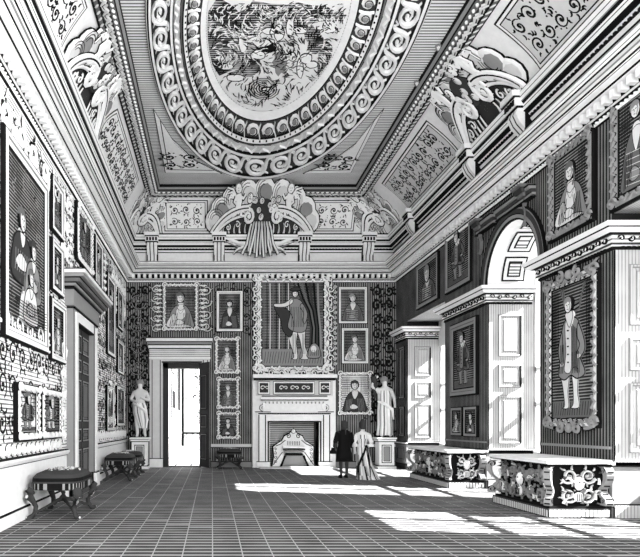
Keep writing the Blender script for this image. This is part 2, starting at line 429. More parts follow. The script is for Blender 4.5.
# flat of the ceiling
CXL, CXR, CY = XL+1.15, XR-1.62, D-1.2
mb = MB(); mb.add([(XL-.3, Y0, ZC), (XR+RD, Y0, ZC), (XR+RD, D+.3, ZC), (XL-.3, D+.3, ZC), (XL-.3, Y0, ZC+.2), (XR+RD, Y0, ZC+.2), (XR+RD, D+.3, ZC+.2), (XL-.3, D+.3, ZC+.2)], [(0, 1, 2, 3), (4, 5, 6, 7)], 0)
mb.build('ceiling_flat', ceiling, mats=[HC])
# heavy leaf border between cove and flat
lm = MB()
cr = [(CXR, Y0), (CXR, CY), (CXL, CY), (CXL, Y0)]
def cmould(prof): mould(lm, cr, [(p, ZC-d, k) for p, d, k in prof])
cmould([(-.30, .12, 0), (-.24, .26, 1), (-.20, .28, 1), (-.18, .3, 5), (-.10, .30, 1), (-.07, .27, 4), (.08, .25, 1), (.10, .27, 5), (.2, .2, 1), (.22, .16, 2), (.27, .1, 1), (.28, 0, 1)])
def along(path, p, pitch, fn):
    A = offs(path, p)
    for a, b in zip(A[:-1], A[1:]):
        L = math.hypot(b[0]-a[0], b[1]-a[1]); n = int(L/pitch); ux, uy = (b[0]-a[0])/L, (b[1]-a[1])/L
        for i in range(n):
            c = (i+.5)*L/n; fn(i, a[0]+ux*c, a[1]+uy*c, ux, uy)
def m_loc(x, y, ux, uy, z): return lambda u, v, n: (x+ux*u-uy*v, y+uy*u+ux*v, z-n)
def lf1(i, x, y, ux, uy):
    lm.m = m_loc(x, y, ux, uy, ZC-.25)
    lm.rib([(-.15, -.07), (-.03, .04), (.1, .0), (.15, .08)], [.03, .09, .06, .02], 0, .04, 3)
    lm.rib([(-.1, .05), (.0, -.04), (.1, -.06)], [.02, .045, .01], 0, .03, 3)
def lf2(i, x, y, ux, uy):
    lm.m = m_loc(x, y, ux, uy, ZC-.29); lm.dome(0, 0, .08, .03, 0, .03, 3, 7, .6)
def lf3(i, x, y, ux, uy):
    lm.m = m_loc(x, y, ux, uy, ZC-.24); lm.dome(0, 0, .06, .035, 0, .04, 0, 7, -.4)
along(cr, 0, .27, lf1); along(cr, -.14, .19, lf2); along(cr, .15, .17, lf3)
lm.build('leaf_moulding', ceiling)
# oval rings
def el(t): return (1.37+.18*t, 13+1.0*t, 1.5+1.5*t, 3.4+3.6*t)
_n = 720
def tab(t=.75):
    cx, cy, a, b = el(t); L = [0]
    for i in range(_n):
        a0_, a1_ = 2*PI*i/_n, 2*PI*(i+1)/_n
        L.append(L[-1]+math.hypot(a*(math.cos(a1_)-math.cos(a0_)), b*(math.sin(a1_)-math.sin(a0_))))
    return L
TB = tab()
def th(s):     # s in 0..1 -> angle by arc length
    s = s % 1; x = s*TB[-1]; lo, hi = 0, _n
    while hi-lo > 1:
        m = (lo+hi)//2
        if TB[m] <= x: lo = m
        else: hi = m
    return 2*PI*(lo+(x-TB[lo])/(TB[hi]-TB[lo]))/_n
def em(s, t, n):
    cx, cy, a, b = el(t); q = th(s); return (cx+a*math.cos(q), cy+b*math.sin(q), ZC-n)
rg = MB(em)
def band(t0, n0, t1, n1, k, seg=128):
    vs = []; fs = []
    for i in range(seg): vs += [(i/seg, t0, n0), (i/seg, t1, n1)]
    for i in range(seg): j = (i+1) % seg; fs.append((2*i, 2*i+1, 2*j+1, 2*j))
    rg.add(vs, fs, k)
R_ = [(0, .06, 0), (.09, .10, 1), (.105, .10, 4), (.31, .09, 1), (.325, .12, 0), (.36, .14, 0), (.375, .14, 1), (.40, .12, 5), (.44, .06, 3), (.54, .06, 1), (.56, .12, 0), (.60, .12, 1),
      (.62, .05, 4), (.90, .05, 1), (.915, .12, 0), (.955, .12, 1), (.985, .08, 0), (1.0, .06, 1), (1.015, .0, 1)]
for (a, na, k), (b, nb, _) in zip(R_[:-1], R_[1:]): band(a, na, b, nb, k)
NV = 34
for i in range(NV):     # running scroll
    c = (i+.5)/NV; d = 1/NV
    def e(pts): return [(c+x*d, .76+y*.28) for x, y in pts]
    # wave that passes over and under each volute; strip widths live in (s,t) so build with a local map
    lo = (lambda c, d: (lambda u, v, n: em(c+u*d, .76+v*.28, n)))(c, d)
    rg.m = lo
    rg.rib(bez((-.62, -.5), (-.15, -.62), (-.52, .52), (.05, .47), 8)+bez((.05, .47), (.55, .42), (.5, -.38), (.05, -.33), 7)[1:]+bez((.05, -.33), (-.32, -.3), (-.3, .22), (.02, .2), 5)[1:], [.10+.10*math.sin(PI*q/19) for q in range(20)], .05, .06, 0)
    rg.rib(spiral(.08, .02, .2, PI, .9, -1, .3), .07, .05, .05, 0)
    rg.dome(.08, .0, .07, .09, .05, .06, 0, 7)
    rg.rib([(.30, -.48), (.42, -.30), (.52, -.46)], [.05, .08, .03], .05, .04, 0); rg.rib([(-.42, .44), (-.30, .34), (-.26, .12)], [.04, .08, .02], .05, .04, 0)
NB = 44
for i in range(NB):
    rg.m = (lambda c, d: (lambda u, v, n: em(c+u*d, .21+v*.2, n)))((i+.5)/NB, 1/NB)
    rg.dome(0, 0, .46, .46, .09, .05, 0, 9); rg.dome(.04, .02, .22, .24, .13, .03, 2, 7); rg.rib(spiral(0, 0, .33, .5, .8, 1, .6), .07, .142, .006, 1); rg.rib([(-.48, -.5), (-.36, 0), (-.48, .5)], .07, .10, .05, 0)
    rg.m = (lambda c, d: (lambda u, v, n: em(c+u*d, .49+v*.12, n)))((i+.5)/NB, 1/NB)
    rg.rib([(-.4, -.3), (-.1, .35), (.3, -.1), (.45, .3)], [.1, .22, .2, .08], .06, .05, 0); rg.rib([(-.2, -.45), (.2, -.5)], .14, .06, .02, 1)
for i in range(110):
    rg.m = (lambda c, d: (lambda u, v, n: em(c+u*d, .343+v*.03, n)))((i+.5)/110, 1/110)
    rg.box(-.12, .12, -.4, .4, .13, .142, 1)
rg.build('oval_moulding', ceiling)
# corner spandrel panels
sp = MB(ceil)
def cpt(px, py): s = (VY-py)/8.6; return ((px-VX)/s, F/s)
for T, sd_ in (([(153, 108), (165, 172), (222, 173), (195, 160), (172, 138)], 1), ([(384, 108), (351, 172), (303, 173), (330, 162), (357, 142)], 2)):
    P = [cpt(*p) for p in T]; c = (sum(p[0] for p in P)/5, sum(p[1] for p in P)/5)
    def sc_(f): return [(c[0]+(x-c[0])*f, c[1]+(y-c[1])*f) for x, y in P]
    sp.poly(sc_(1.0), 0, .03, 1); sp.poly(sc_(.96), .03, .05, 0); sp.poly(sc_(.80), .05, .055, 1); sp.poly(sc_(.76), .055, .06, 0)
    tendrils(sp, c[0]-.75, c[0]+.55, c[1]-.1, c[1]+1.1, .62, .05, .06, .01, 1, sd_)
for x0, x1, tip in ():
    P = [cpt(421, 45), cpt(442, 6), cpt(428, 6)]; sp.poly(P, 0, .012, 1)
    c = (sum(p[0] for p in P)/3, sum(p[1] for p in P)/3); sp.poly([(c[0]+(x-c[0])*.7, c[1]+(y-c[1])*.7) for x, y in P], .03, .05, 0)
sp.build('spandrel_panels', ceiling)

# cove panels
cp = MB()
def cpanel(m, u0, u1, seed, bowl=0, bowr=0):
    cp.m = m; v0, v1 = ZA+.10, ZB-.16
    segs = 8
    def grid(a, b, c, d, n, k):
        vs = []; fs = []
        for i in range(segs+1):
            t = i/segs; vv = c+(d-c)*t; bl = bowl*math.sin(PI*t); br = bowr*math.sin(PI*t)
            vs += [(a+bl, vv, n), (b-br, vv, n)]
            if i: fs.append((2*i-2, 2*i-1, 2*i+1, 2*i))
        cp.add(vs, fs, k)
    grid(u0, u1, v0, v1, .012, 1); grid(u0+.035, u1-.035, v0+.03, v1-.03, .02, 0); grid(u0+.09, u1-.09, v0+.07, v1-.07, .028, 1); grid(u0+.115, u1-.115, v0+.09, v1-.09, .034, 3 if m == cvr else 0)
    tendrils(cp, u0+.2+bowl, u1-.2-bowr, v0+.13, v1-.12, .40, .024, .036, .014, 1, seed)
cpanel(cvb, bx(165), bx(208), 3); cpanel(cvb, bx(308), bx(352), 5)
cpanel(cvl, 15.7, 20.3, 7, -.25, -.2); cpanel(cvl, 7.2, 11.9, 8, 0, .0)
cpanel(cvr, -20.6, -16.3, 9); cpanel(cvr, -12.4, -7.4, 10)
cp.build('cove_panels', ceiling)

# oval painting
R = random.Random(11)
HX = hatch('shaded_canvas', 1, .075, .62, .5, .02, 1.2)
pt = MB(ceil, [HW, BLACK, GREY, WHITE, HX, MID])
cx, cy, a, b = el(0); a *= .995; b *= .995
pt.ell(cx, cy, a, b, 0, .055, 0, 64)
L0 = .058
def inell(x, y, m=.95): return ((x-cx)/(a*m))**2+((y-cy)/(b*m))**2 < 1
def Q(px, py): return cpt(px, py)
def blobp(px, py, rx, ry, k, n, jag=.18, seed=0, seg=14):
    r = random.Random(seed); s = (VY-py)/8.6; sy = F/s*1.0/(VY-py)
    pts = []
    for i in range(seg):
        t = 2*PI*i/seg; q = 1+r.uniform(-jag, jag); pts.append(Q(px+rx*q*math.cos(t), py+ry*q*math.sin(t)))
    def cl(p):
        q = math.hypot((p[0]-cx)/a, (p[1]-cy)/b); f = min(1, .985/q); return (cx+(p[0]-cx)*f, cy+(p[1]-cy)*f)
    pts = [cl(p) for p in pts]
    if len(pts) > 2: pt.poly(pts, L0-.01, L0+n, k)
for i, (x, y, rx, ry, k) in enumerate([(226, 38, 30, 36, 4), (262, 14, 34, 14, 4), (306, 12, 32, 12, 4), (248, 64, 14, 10, 4), (328, 62, 9, 24, 4), (314, 36, 9, 12, 4), (266, 45, 9, 6, 1), (280, 60, 8, 14, 2)]):
    blobp(x, y, rx, ry, k, .002+.0005*i, .3, i)
for i, (x, y, rx, ry) in enumerate([(243, 40, 4, 9), (252, 36, 10, 3.5), (262, 40, 9, 4), (232, 42, 5, 2.5), (270, 28, 8, 3), (258, 52, 7, 4), (285, 55, 5, 3), (292, 54, 4, 4), (306, 56, 6, 5), (300, 66, 3, 9), (279, 30, 5, 8), (290, 25, 4, 9), (312, 62, 6, 3), (222, 55, 6, 2), (236, 75, 9, 3), (226, 64, 7, 2.5), (300, 27, 7, 3), (330, 24, 7, 6), (268, 88, 6, 3)]):
    blobp(x, y, rx+.9, ry+.9, 1, .008, .1, i+20, 10); blobp(x, y, rx, ry, 3, .011, .12, i+20, 10)
for i in range(2000):
    x = R.uniform(204, 348); y = R.uniform(0, 112); p = Q(x, y)
    if not inell(*p, .97): continue
    dk = (x < 262 and y < 60) or y < 22 or x > 318
    L = R.uniform(3, 8); ang = 1.6*math.sin(x*.06)+1.3*math.cos(y*.09)+R.uniform(-.4, .4); c = R.uniform(-.35, .35); pts = []
    for q in range(5):
        pts.append(Q(x, y)); x += L/4*math.cos(ang); y += L/4*math.sin(ang); ang += c
    if all(inell(*p, .99) for p in pts):
        if not dk and R.random() < .45: continue
        pt.rib(pts, [.008, .024, .03, .02, .008], L0+.012, .004, 3 if (dk and R.random() < .55) else 1)
for r in range(2, 13, 2):   # cloud whorl near the bottom
    pt.rib([Q(264+r*1.3*math.cos(q*.5), 86+r*.9*math.sin(q*.5)) for q in range(11)], .03, L0+.014, .004, 1)
po = pt.build('ceiling_painting'); tag(po, 'oval painted ceiling scene of figures among swirling clouds', 'painting')

# ================================================================= cherubs, cartouches
def skin(name, V, E, root, material, parent=None, sub=1, loc=(0, 0, 0), rot=0):
    ks = list(V); me = bpy.data.meshes.new(name)
    me.from_pydata([V[k][0] for k in ks], [(ks.index(a), ks.index(b)) for a, b in E], [])
    o = bpy.data.objects.new(name, me); COL.objects.link(o); me.materials.append(material)
    md = o.modifiers.new('s', 'SKIN'); md.use_smooth_shade = True
    for i, k in enumerate(ks):
        r = V[k][1]; r = (r, r) if isinstance(r, (int, float)) else r
        me.skin_vertices[0].data[i].radius = r; me.skin_vertices[0].data[i].use_root = (k == root)
    if sub:
        s_ = o.modifiers.new('b', 'SUBSURF'); s_.levels = sub; s_.render_levels = sub
    if parent: o.parent = parent
    o.location = loc; o.rotation_euler = (0, 0, rot)
    return o
def cherub_mb(mb, u, v, s, flip=1, n0=.0, wings=None):
    """a plump winged putto in relief, about 7 s tall"""
    f = flip; o = .03
    if wings:
        for q in range(4):
            wings.orib([(u-f*s*.2, v+s*.6), (u-f*s*(1.0+.2*q), v+s*(1.7-.35*q)), (u-f*s*(2.1-.1*q), v+s*(1.9-.75*q))], s*.42, n0, .05, W_, .02, (1, .5))
    for pts, wd in (([(u, v+s*1.0), (u+f*s*.25, v+s*.1), (u+f*s*.1, v-s*.8)], s*1.35),            # torso
                    ([(u, v-s*.7), (u+f*s*.8, v-s*1.1), (u+f*s*.7, v-s*2.0)], s*.72), ([(u-f*s*.1, v-s*.8), (u-f*s*.4, v-s*1.6), (u-f*s*1.1, v-s*2.0)], s*.72),
                    ([(u+f*s*.4, v+s*.8), (u+f*s*1.1, v+s*.5), (u+f*s*1.5, v+s*1.0)], s*.5), ([(u-f*s*.3, v+s*.7), (u-f*s*.7, v+s*.0), (u-f*s*.2, v-s*.3)], s*.5)):
        mb.orib(pts, wd, n0+.05, .12, W_, o, (1, .7))
    mb.ell(u+f*s*.1, v+s*1.75, s*.72, s*.74, n0+.1, n0+.14, K_); mb.dome(u+f*s*.1, v+s*1.75, s*.64, s*.66, n0+.14, .12, W_)
    for q in range(6):      # curls
        aa = PI*(.05+.18*q); mb.dome(u+f*s*.1+s*.55*math.cos(aa), v+s*1.8+s*.5*math.sin(aa), s*.2, s*.2, n0+.14, .08, G_, 6)
    mb.dome(u+f*s*.30, v+s*1.72, s*.08, s*.08, n0+.24, .02, K_, 6); mb.dome(u-f*s*.05, v+s*1.72, s*.08, s*.08, n0+.25, .02, K_, 6)
    mb.rib([(u, v+s*1.45), (u+f*s*.2, v+s*1.43)], s*.08, n0+.24, .012, K_)
def cartouche(name, label, m, c, hw, v0, v1, dens=1, nch=2, group='plaster cartouches on the cove'):
    """broken pediment of two volutes under a scalloped shell of clouds with cherubs"""
    t = thing(name, label, 'plaster ornament', m(c, (v0+v1)/2, 0), group)
    m0 = m; m = lambda u, v, n: m0(u, v, n*.4)
    H = v1-v0; g = MB(m)
    # scalloped shell
    N = 9
    out = []
    for i in range(N):
        aa = PI*(i+.5)/N; out.append((c-hw*.86*math.cos(aa), v0+H*.2+H*.68*math.sin(aa)))
    for i in range(24):
        x0, x1 = c-hw*.82+hw*1.64*i/24, c-hw*.82+hw*1.64*(i+1)/24; y0, y1 = [v0+H*.04+H*.76*math.sqrt(max(0, 1-((x-c)/(hw*.82))**2)) for x in (x0, x1)]
        for j in range(10):
            g.add([(x0, v0+(y0-v0)*j/10, -.01), (x1-1e-4, v0+(y1-v0)*j/10, -.01), (x1-1e-4, v0+(y1-v0)*(j+1)/10, -.01), (x0, v0+(y0-v0)*(j+1)/10, -.01)], [(0, 1, 2, 3)], D_ if j < 7 else M__)
    for i, (x, y) in enumerate(out):
        r = hw*.19; g.ell(x, y, r+.03, r*.9+.03, -.05, .0, K_, 14); g.dome(x, y, r, r*.9, .04, .16, W_, 12); g.dome(x+.01, y-.02, r*.72, r*.62, .15, .07, (P_, G_, P_)[i % 3], 10)
        for q in range(3): g.rib(spiral(x, y, r*(.85-.2*q), .4+i*.3, .4, 1, .9, 1, 6), .018, .21, .01, K_)
    g.build('shell', t)
    g = MB(m)
    for sg in (-1, 1):   # the two arms of the broken pediment
        g = MB(m)
        def X(x): return c+sg*x
        arm = bez((X(hw*.92), v0+.02), (X(hw*.78), v0+H*.34), (X(hw*.55), v0+H*.56), (X(hw*.26), v0+H*.56), 10)
        g.orib(arm, .2, .2, .22, W_, .03); g.rib([(x, y-.0) for x, y in arm], .035, .42, .015, K_)
        g.orib([(x+sg*(-.0), y-.17) for x, y in arm], .07, .2, .12, W_, .02)
        sp_ = [(c+sg*(x-c), y) for x, y in spiral(c+hw*.26, v0+H*.40, H*.16, PI/2, 1.5, 1, .15)]
        g.orib(sp_, .10, .22, .2, W_, .022, (1, .6)); g.odome(X(hw*.26), v0+H*.40, .05, .05, .3, .14, W_)
        for q in range(6): leaf(g, X(hw*(.2+.1*q)), v0+.04, H*(.30-.02*q), PI/2-sg*.3, .08, .12, .08, (W_, P_)[q % 2], .018, sg*.5)
        for q in range(3): g.orib([(c+sg*(x-c), y) for x, y in spiral(c+hw*(.28+.17*q), v0+H*(.30-.06*q), H*.075, q, 1.1, 1, .2)], .035, .2, .08, W_, .015)
        g.build('volute', t)
    for i in range(nch):
        sg = -1 if i % 2 == 0 else 1; lvl = i//2
        g = MB(m); wg = MB(m); cherub_mb(g, c+sg*hw*(.46-.33*lvl), v0+H*(.68+.06*lvl), H*.14, -sg, .24, wg)
        ch = g.build('cherub', t); wo = wg.build('wing'); wo.parent = ch
    g = MB(m); Rr = random.Random(len(label)); g.ell(c, v0+H*.56, hw*.24, H*.2, .1, .24, D_)
    for q in range(18):
        x = c+Rr.uniform(-.33, .33)*hw; y = v0+H*Rr.uniform(.34, .82); g.odome(x, y, .085, .08, .24, .16, (W_, P_)[q % 2], .02); g.rib(spiral(x, y, .042, q, .6, 1, .4), .015, .40, .008, K_)
    g.build('flower_cluster', t)
    return t
cartouche('plaster_cartouche', 'widest plaster cherub cartouche above the centre of the fireplace wall', lean(cvb, .72), bx(261), 2.05, ZA-.05, ZC-.16, nch=2)
cartouche('plaster_cartouche', 'cherub and shell cartouche on the cove over the left wall', lean(cvl, .12), 13.75, 1.65, ZA-.05, ZB+.12, nch=2)
cartouche('plaster_cartouche', 'cherub and cloud cartouche on the cove over the right wall', lean(cvr, .1), -14.35, 1.6, ZA-.05, ZB+.15, nch=2)
def cornL(u, v, n):
    I = inset(v, 1.0); cxx = XL+inset(v, .95)
    return (cxx+n*.8, D-I+u-n*.4, v) if u < 0 else (cxx+u+n*.4, D-I-n*.8, v)
def cornR(u, v, n):
    I = inset(v, 1.0); cxx = XR-inset(v, 1.45)
    return (cxx+u-n*.4, D-I-n*.8, v) if u < 0 else (cxx-n*.8, D-I-u-n*.4, v)
cartouche('plaster_cartouche', 'corner cartouche of scrolls where left and fireplace walls meet', cornL, 0, 1.15, ZA-.05, ZB-.05)
cartouche('plaster_cartouche', 'corner cartouche of scrolls where right and fireplace walls meet', cornR, 0, 1.15, ZA-.05, ZB-.05)
# attic consoles
def console(m, c, label):
    g = MB(m); z0 = a0+.02; z1 = a0+1.06
    g.box(c-.27, c+.27, z1-.10, z1+.02, .1, .62, W_); g.box(c-.26, c+.26, z1-.13, z1-.10, .1, .58, K_); g.box(c-.24, c+.24, z1-.30, z1-.13, .1, .54, W_)
    g.box(c-.23, c+.23, z1-.33, z1-.30, .1, .5, K_)
    for i in range(4): g.box(c-.2+.11*i, c-.13+.11*i, z1-.28, z1-.16, .54, .56, K_)
    side = [(.12, z1-.33), (.46, z1-.33), (.5, z1-.45), (.42, z1-.62), (.28, z1-.78), (.27, z0+.1), (.34, z0+.02), (.12, z0)]
    g.add([(c-.19, v, n) for n, v in side]+[(c+.19, v, n) for n, v in side], [tuple(range(8)), tuple(range(15, 7, -1))]+[(i, (i+1) % 8, 8+(i+1) % 8, 8+i) for i in range(8)], W_)
    for x in (c-.07, c+.07):
        pts = [(v, n) for n, v in side[1:7]]
        for (v_a, n_a), (v_b, n_b) in zip(pts[:-1], pts[1:]):
            g.add([(x-.018, v_a, n_a+.006), (x+.018, v_a, n_a+.006), (x+.018, v_b, n_b+.006), (x-.018, v_b, n_b+.006)], [(0, 1, 2, 3)], K_)
    for sx in (-1, 1): g.box(c+sx*.19-.02, c+sx*.19+.02, z0, z1-.33, .12, .30, K_)
    o = g.build('wall_console'); tag(o, label, 'bracket', 'scrolled brackets on the attic')
console(bk, bx(153), 'scrolled white bracket on the fireplace wall nearest the left corner')
console(bk, bx(219), 'scrolled white bracket under the left end of central cherub cartouche')
console(bk, bx(303), 'scrolled white bracket under the right end of central cherub cartouche')
console(bk, bx(366), 'scrolled white bracket on the fireplace wall nearest the right corner')
console(rt, -13.15, 'scrolled bracket on right wall under near end of cherub cartouche')
console(rt, -15.6, 'scrolled bracket on right wall under far end of cherub cartouche')
console(rt, -20.2, 'scrolled bracket on right wall near the far corner')
# draped shell under the centre
g = MB(bk); c = bx(259)
for i in range(11):
    x = -.62+.124*i; g.orib([(c+x*.25, bz(212)), (c+x*.6+.03*(i % 3), bz(232)), (c+x*.8, bz(248)), (c+x*(.9 if i % 2 else 1.1), bz(262)+.25*abs(x)+(.12 if i % 2 else 0))], .075, .46, .12, (W_, P_)[i % 2], .025, (.7, 1.1))
g.orib([(c-1.35, bz(240)), (c-.8, bz(246)), (c, bz(249)), (c+.8, bz(246)), (c+1.35, bz(240))], .16, .30, .14, W_, .03)
g.orib([(c-1.35, bz(244)), (c-.8, bz(250)), (c, bz(253)), (c+.8, bz(250)), (c+1.35, bz(244))], .05, .30, .10, G_, .02)
g.odome(c, bz(213), .16, .17, .5, .14, W_, .03)
for sg in (-1, 1): leaf(g, c+sg*.5, bz(250), .6, PI/2-sg*1.6-(0 if sg > 0 else 0), .16, .3, .12, W_, .02, -sg*.6)
o = g.build('draped_ornament'); tag(o, 'pleated drapery trophy hanging below the central cherub cartouche', 'plaster ornament')

# ================================================================= pictures
PM = [HV, BLACK, GREY, SKIN, DARK, MID, HW]
def smooth(pts, q=4):
    N = len(pts); out = []
    for i in range(N):
        p0, p1, p2, p3 = pts[i-1], pts[i], pts[(i+1) % N], pts[(i+2) % N]
        for j in range(q):
            t = j/q
            out.append(tuple(.5*(2*b+(c-a)*t+(2*a-5*b+4*c-d)*t*t+(3*b-a-3*c+d)*t**3) for a, b, c, d in zip(p0, p1, p2, p3)))
    return out
def paint(mb, u0, u1, v0, v1, kind, n, seed=0):
    W = u1-u0; H = v1-v0; R = random.Random(seed); ly = [n]
    pale = kind.endswith('_pale'); kk = kind.replace('_pale', '')
    U = lambda x: u0+min(.995, max(.005, x))*W
    V = lambda y: v0+min(.997, max(.003, y))*H
    def P(pts, k, o=.010):
        """painted patch with an ink contour"""
        sp_ = smooth(pts); c = (sum(p[0] for p in sp_)/len(sp_), sum(p[1] for p in sp_)/len(sp_))
        ly[0] += .002; mb.poly([(U(x), V(y)) for x, y in sp_], n, ly[0], k)
        cl = sp_+[sp_[0]]; S(cl, o, 1)
    def E(x, y, rx, ry, k, rot=0):
        ly[0] += .002; mb.ell(U(x), V(y), rx*W, ry*H, n, ly[0], k, 14, rot)
    def S(pts, wd, k):
        ly[0] += .0004; mb.rib([(U(x), V(y)) for x, y in pts], wd*W, ly[0], .003, k)
    def fan(x0, y0, x1, y1, N, dx, dy, wd=.010, k=1):
        """rows of short engraved strokes"""
        for i in range(N):
            t = i/(N-1); x = x0+(x1-x0)*t; y = y0+(y1-y0)*t; S([(x, y), (x+dx*.5+R.uniform(-.01, .01), y+dy*.5), (x+dx, y+dy)], wd, k)
    mb.box(u0, u1, v0, v1, n-.02, n, 6 if pale else 0)
    A = W/H
    def face(x, y, r, hair=4, veil=False):      # r in widths
        ry = r*A*1.2
        E(x, y+ry*.15, r*1.28, ry*1.22, 1); E(x-r*.2, y+ry*.5, r*1.05, ry*.8, hair)
        E(x, y, r*.86, ry*.92, 3)
        S([(x-r*.7, y+ry*.55), (x, y+ry*.8), (x+r*.7, y+ry*.5)], r*.5, hair)
        S([(x+r*.35, y+ry*.6), (x+r*.62, y), (x+r*.3, y-ry*.75)], r*.22, 2)
        for e in (-.36, .22): S([(x+e*r-r*.14, y+ry*.12), (x+e*r+r*.14, y+ry*.14)], r*.14, 1)
        S([(x-r*.1, y+ry*.1), (x-r*.14, y-ry*.25)], r*.09, 2); S([(x-r*.25, y-ry*.5), (x+r*.1, y-ry*.5)], r*.11, 1)
    if kk in ('bust', 'lady', 'armour'):
        fan(.04, .97, .28, .97, 6, .02, -.6, .012); fan(.74, .97, .97, .97, 6, -.02, -.5, .012)
        body = [(.10, .0), (.10, .2), (.2, .42), (.40, .56), (.62, .56), (.80, .44), (.92, .2), (.92, 0)]
        P(body, {'bust': 4, 'lady': 2, 'armour': 5}[kk], .02)
        P([(.42, .6), (.40, .48), (.5, .34), (.62, .48), (.60, .6)], 3, .012)
        if kk == 'lady':
            P([(.34, .30), (.38, .46), (.50, .42), (.64, .46), (.68, .30), (.56, .20), (.42, .20)], 3, .012)
            P([(.05, .02), (.14, .26), (.30, .34), (.46, .12), (.7, .08), (.86, .02)], 3, .015); fan(.12, .05, .6, .03, 7, .05, .14, .014)
        if kk == 'armour': fan(.22, .36, .22, .06, 6, .5, -.03, .014, 3)
        P([(.30, .12), (.40, .20), (.52, .19), (.62, .13), (.56, .08), (.40, .07)], 3 if kk != 'armour' else 2, .015)
        fan(.16, .02, .36, .06, 5, .04, .30, .014, 1 if kk != 'bust' else 2); fan(.66, .02, .86, .02, 5, -.06, .34, .014, 1 if kk != 'bust' else 2)
        face(.5, .72, .13, {'bust': 4, 'lady': 5, 'armour': 2}[kk])
        if kk == 'lady': S([(.38, .74), (.36, .60), (.44, .52)], .05, 5); S([(.62, .74), (.66, .6), (.60, .5)], .05, 5)
    elif kk in ('full', 'fulldark'):
        lt = kk == 'full'; co_ = 2 if lt else 5
        mb.box(u0+.01, u1-.01, v0+.01, V(.13), n, n+.002, 5)
        fan(.03, .02, .93, .02, 16, .03, .10, .012)
        # fringed curtain swag at the top
        for q in range(5):
            S([(.22+.02*q, .985), (.30+.01*q, .90-.012*q), (.48, .845-.016*q), (.70, .86-.014*q), (.84-.01*q, .985)], .035, (5, 1, 2, 1, 5)[q])
        fan(.03, .98, .16, .98, 5, .0, -.5, .014); fan(.86, .98, .97, .98, 4, .0, -.6, .014)
        P([(.24, .34), (.29, .24), (.34, .10), (.28, .075), (.44, .08), (.42, .2), (.46, .36)], 3 if lt else 2, .014)
        P([(.52, .36), (.55, .24), (.56, .11), (.50, .075), (.70, .08), (.66, .2), (.68, .36)], 3 if lt else 2, .014)
        P([(.18, .34), (.27, .5), (.26, .64), (.36, .745), (.56, .755), (.70, .70), (.72, .56), (.70, .47), (.84, .33), (.66, .29), (.50, .32), (.34, .29)], co_, .02)
        P([(.36, .72), (.38, .5), (.34, .36), (.50, .35), (.52, .52), (.50, .73)], 3 if lt else 2, .012)
        P([(.68, .70), (.80, .60), (.84, .50), (.72, .44), (.66, .48), (.72, .54), (.66, .60)], co_, .018); P([(.28, .66), (.19, .54), (.22, .44), (.31, .42), (.30, .54)], co_, .018)
        E(.27, .41, .045, .016, 3); E(.70, .455, .045, .016, 3)
        for y in (.42, .48, .54, .60, .66): E(.44, y, .016, .006, 1)
        fan(.56, .70, .66, .66, 4, .03, -.33, .012); fan(.24, .34, .32, .34, 3, .03, .22, .012); fan(.58, .33, .74, .33, 4, -.02, .16, .012)
        P([(.40, .79), (.42, .74), (.50, .68), (.58, .75), (.56, .80)], 3, .012)
        face(.47, .845, .088, 2 if lt else 5)
    elif kk == 'group':
        for i in range(70):
            x = R.uniform(.02, .95); y = R.uniform(.03, .97); S([(x, y), (x+R.uniform(-.03, .03), y+.02), (x+R.uniform(-.04, .04), y+.035)], .012, R.choice((1, 4, 2, 5)))
        for cx_, cy_, s_, k in ((.32, .63, 1.0, 4), (.60, .50, .85, 2), (.50, .31, .75, 3)):
            f = lambda pts: [(cx_+x*s_, cy_+y*s_) for x, y in pts]
            P(f([(-.26, -.34), (-.23, -.14), (-.1, -.06), (.1, -.06), (.22, -.14), (.24, -.34)]), k, .014)
            P(f([(-.06, -.03), (-.05, -.1), (.0, -.14), (.06, -.1), (.06, -.03)]), 3, .01)
            P(f([(-.18, -.24), (-.05, -.18), (.12, -.22), (.1, -.27), (-.1, -.28)]), 3, .012)
            fan(cx_-.2*s_, cy_-.3*s_, cx_+.2*s_, cy_-.3*s_, 8, .02*s_, .13*s_, .010, 1 if k != 4 else 2)
            face(cx_, cy_+.02, .075*s_, 5 if k != 2 else 4)
        for i in range(7): S([(.05, .05+.018*i), (.5, .045+.018*i), (.95, .06+.018*i)], .008, 1)
    elif kk == 'hunter':
        for i in range(9): x = .03+.05*i; S([(x, .2), (x+.005, .6), (x, .98)], .014, (5, 1, 3)[i % 3])
        mb.box(u0+.01, u1-.01, v0+.01, V(.2), n, n+.002, 2); fan(.03, .03, .95, .03, 22, .03, .14, .007)
        for q in range(7): S([(.52+.065*q, .98), (.62+.05*q, .82-.02*q), (.74+.03*q, .66), (.80+.025*q, .45), (.78+.03*q, .2)], .034, (4, 1, 5, 1, 4, 1, 2)[q])
        P([(.43, .47), (.44, .32), (.52, .12), (.48, .085), (.58, .09), (.56, .28), (.58, .46)], 3, .01)
        P([(.56, .46), (.62, .3), (.66, .12), (.62, .085), (.76, .09), (.70, .26), (.70, .46)], 3, .01)
        P([(.20, .70), (.30, .55), (.34, .42), (.46, .34), (.52, .48), (.47, .62), (.36, .69)], 4, .012)
        P([(.42, .46), (.46, .62), (.45, .76), (.55, .80), (.66, .75), (.73, .58), (.71, .42), (.56, .40)], 2, .012)
        P([(.50, .75), (.38, .70), (.22, .70), (.20, .735), (.36, .745), (.48, .80)], 3, .01)
        P([(.66, .74), (.74, .62), (.70, .5), (.66, .54), (.68, .62), (.62, .70)], 2, .01)
        fan(.48, .46, .68, .46, 8, .0, .24, .007); fan(.50, .14, .54, .14, 3, .0, .24, .006); fan(.66, .14, .70, .14, 3, .0, .24, .006)
        face(.54, .855, .046, 4); P([(.46, .895), (.50, .93), (.60, .93), (.62, .90), (.54, .89)], 4, .01)
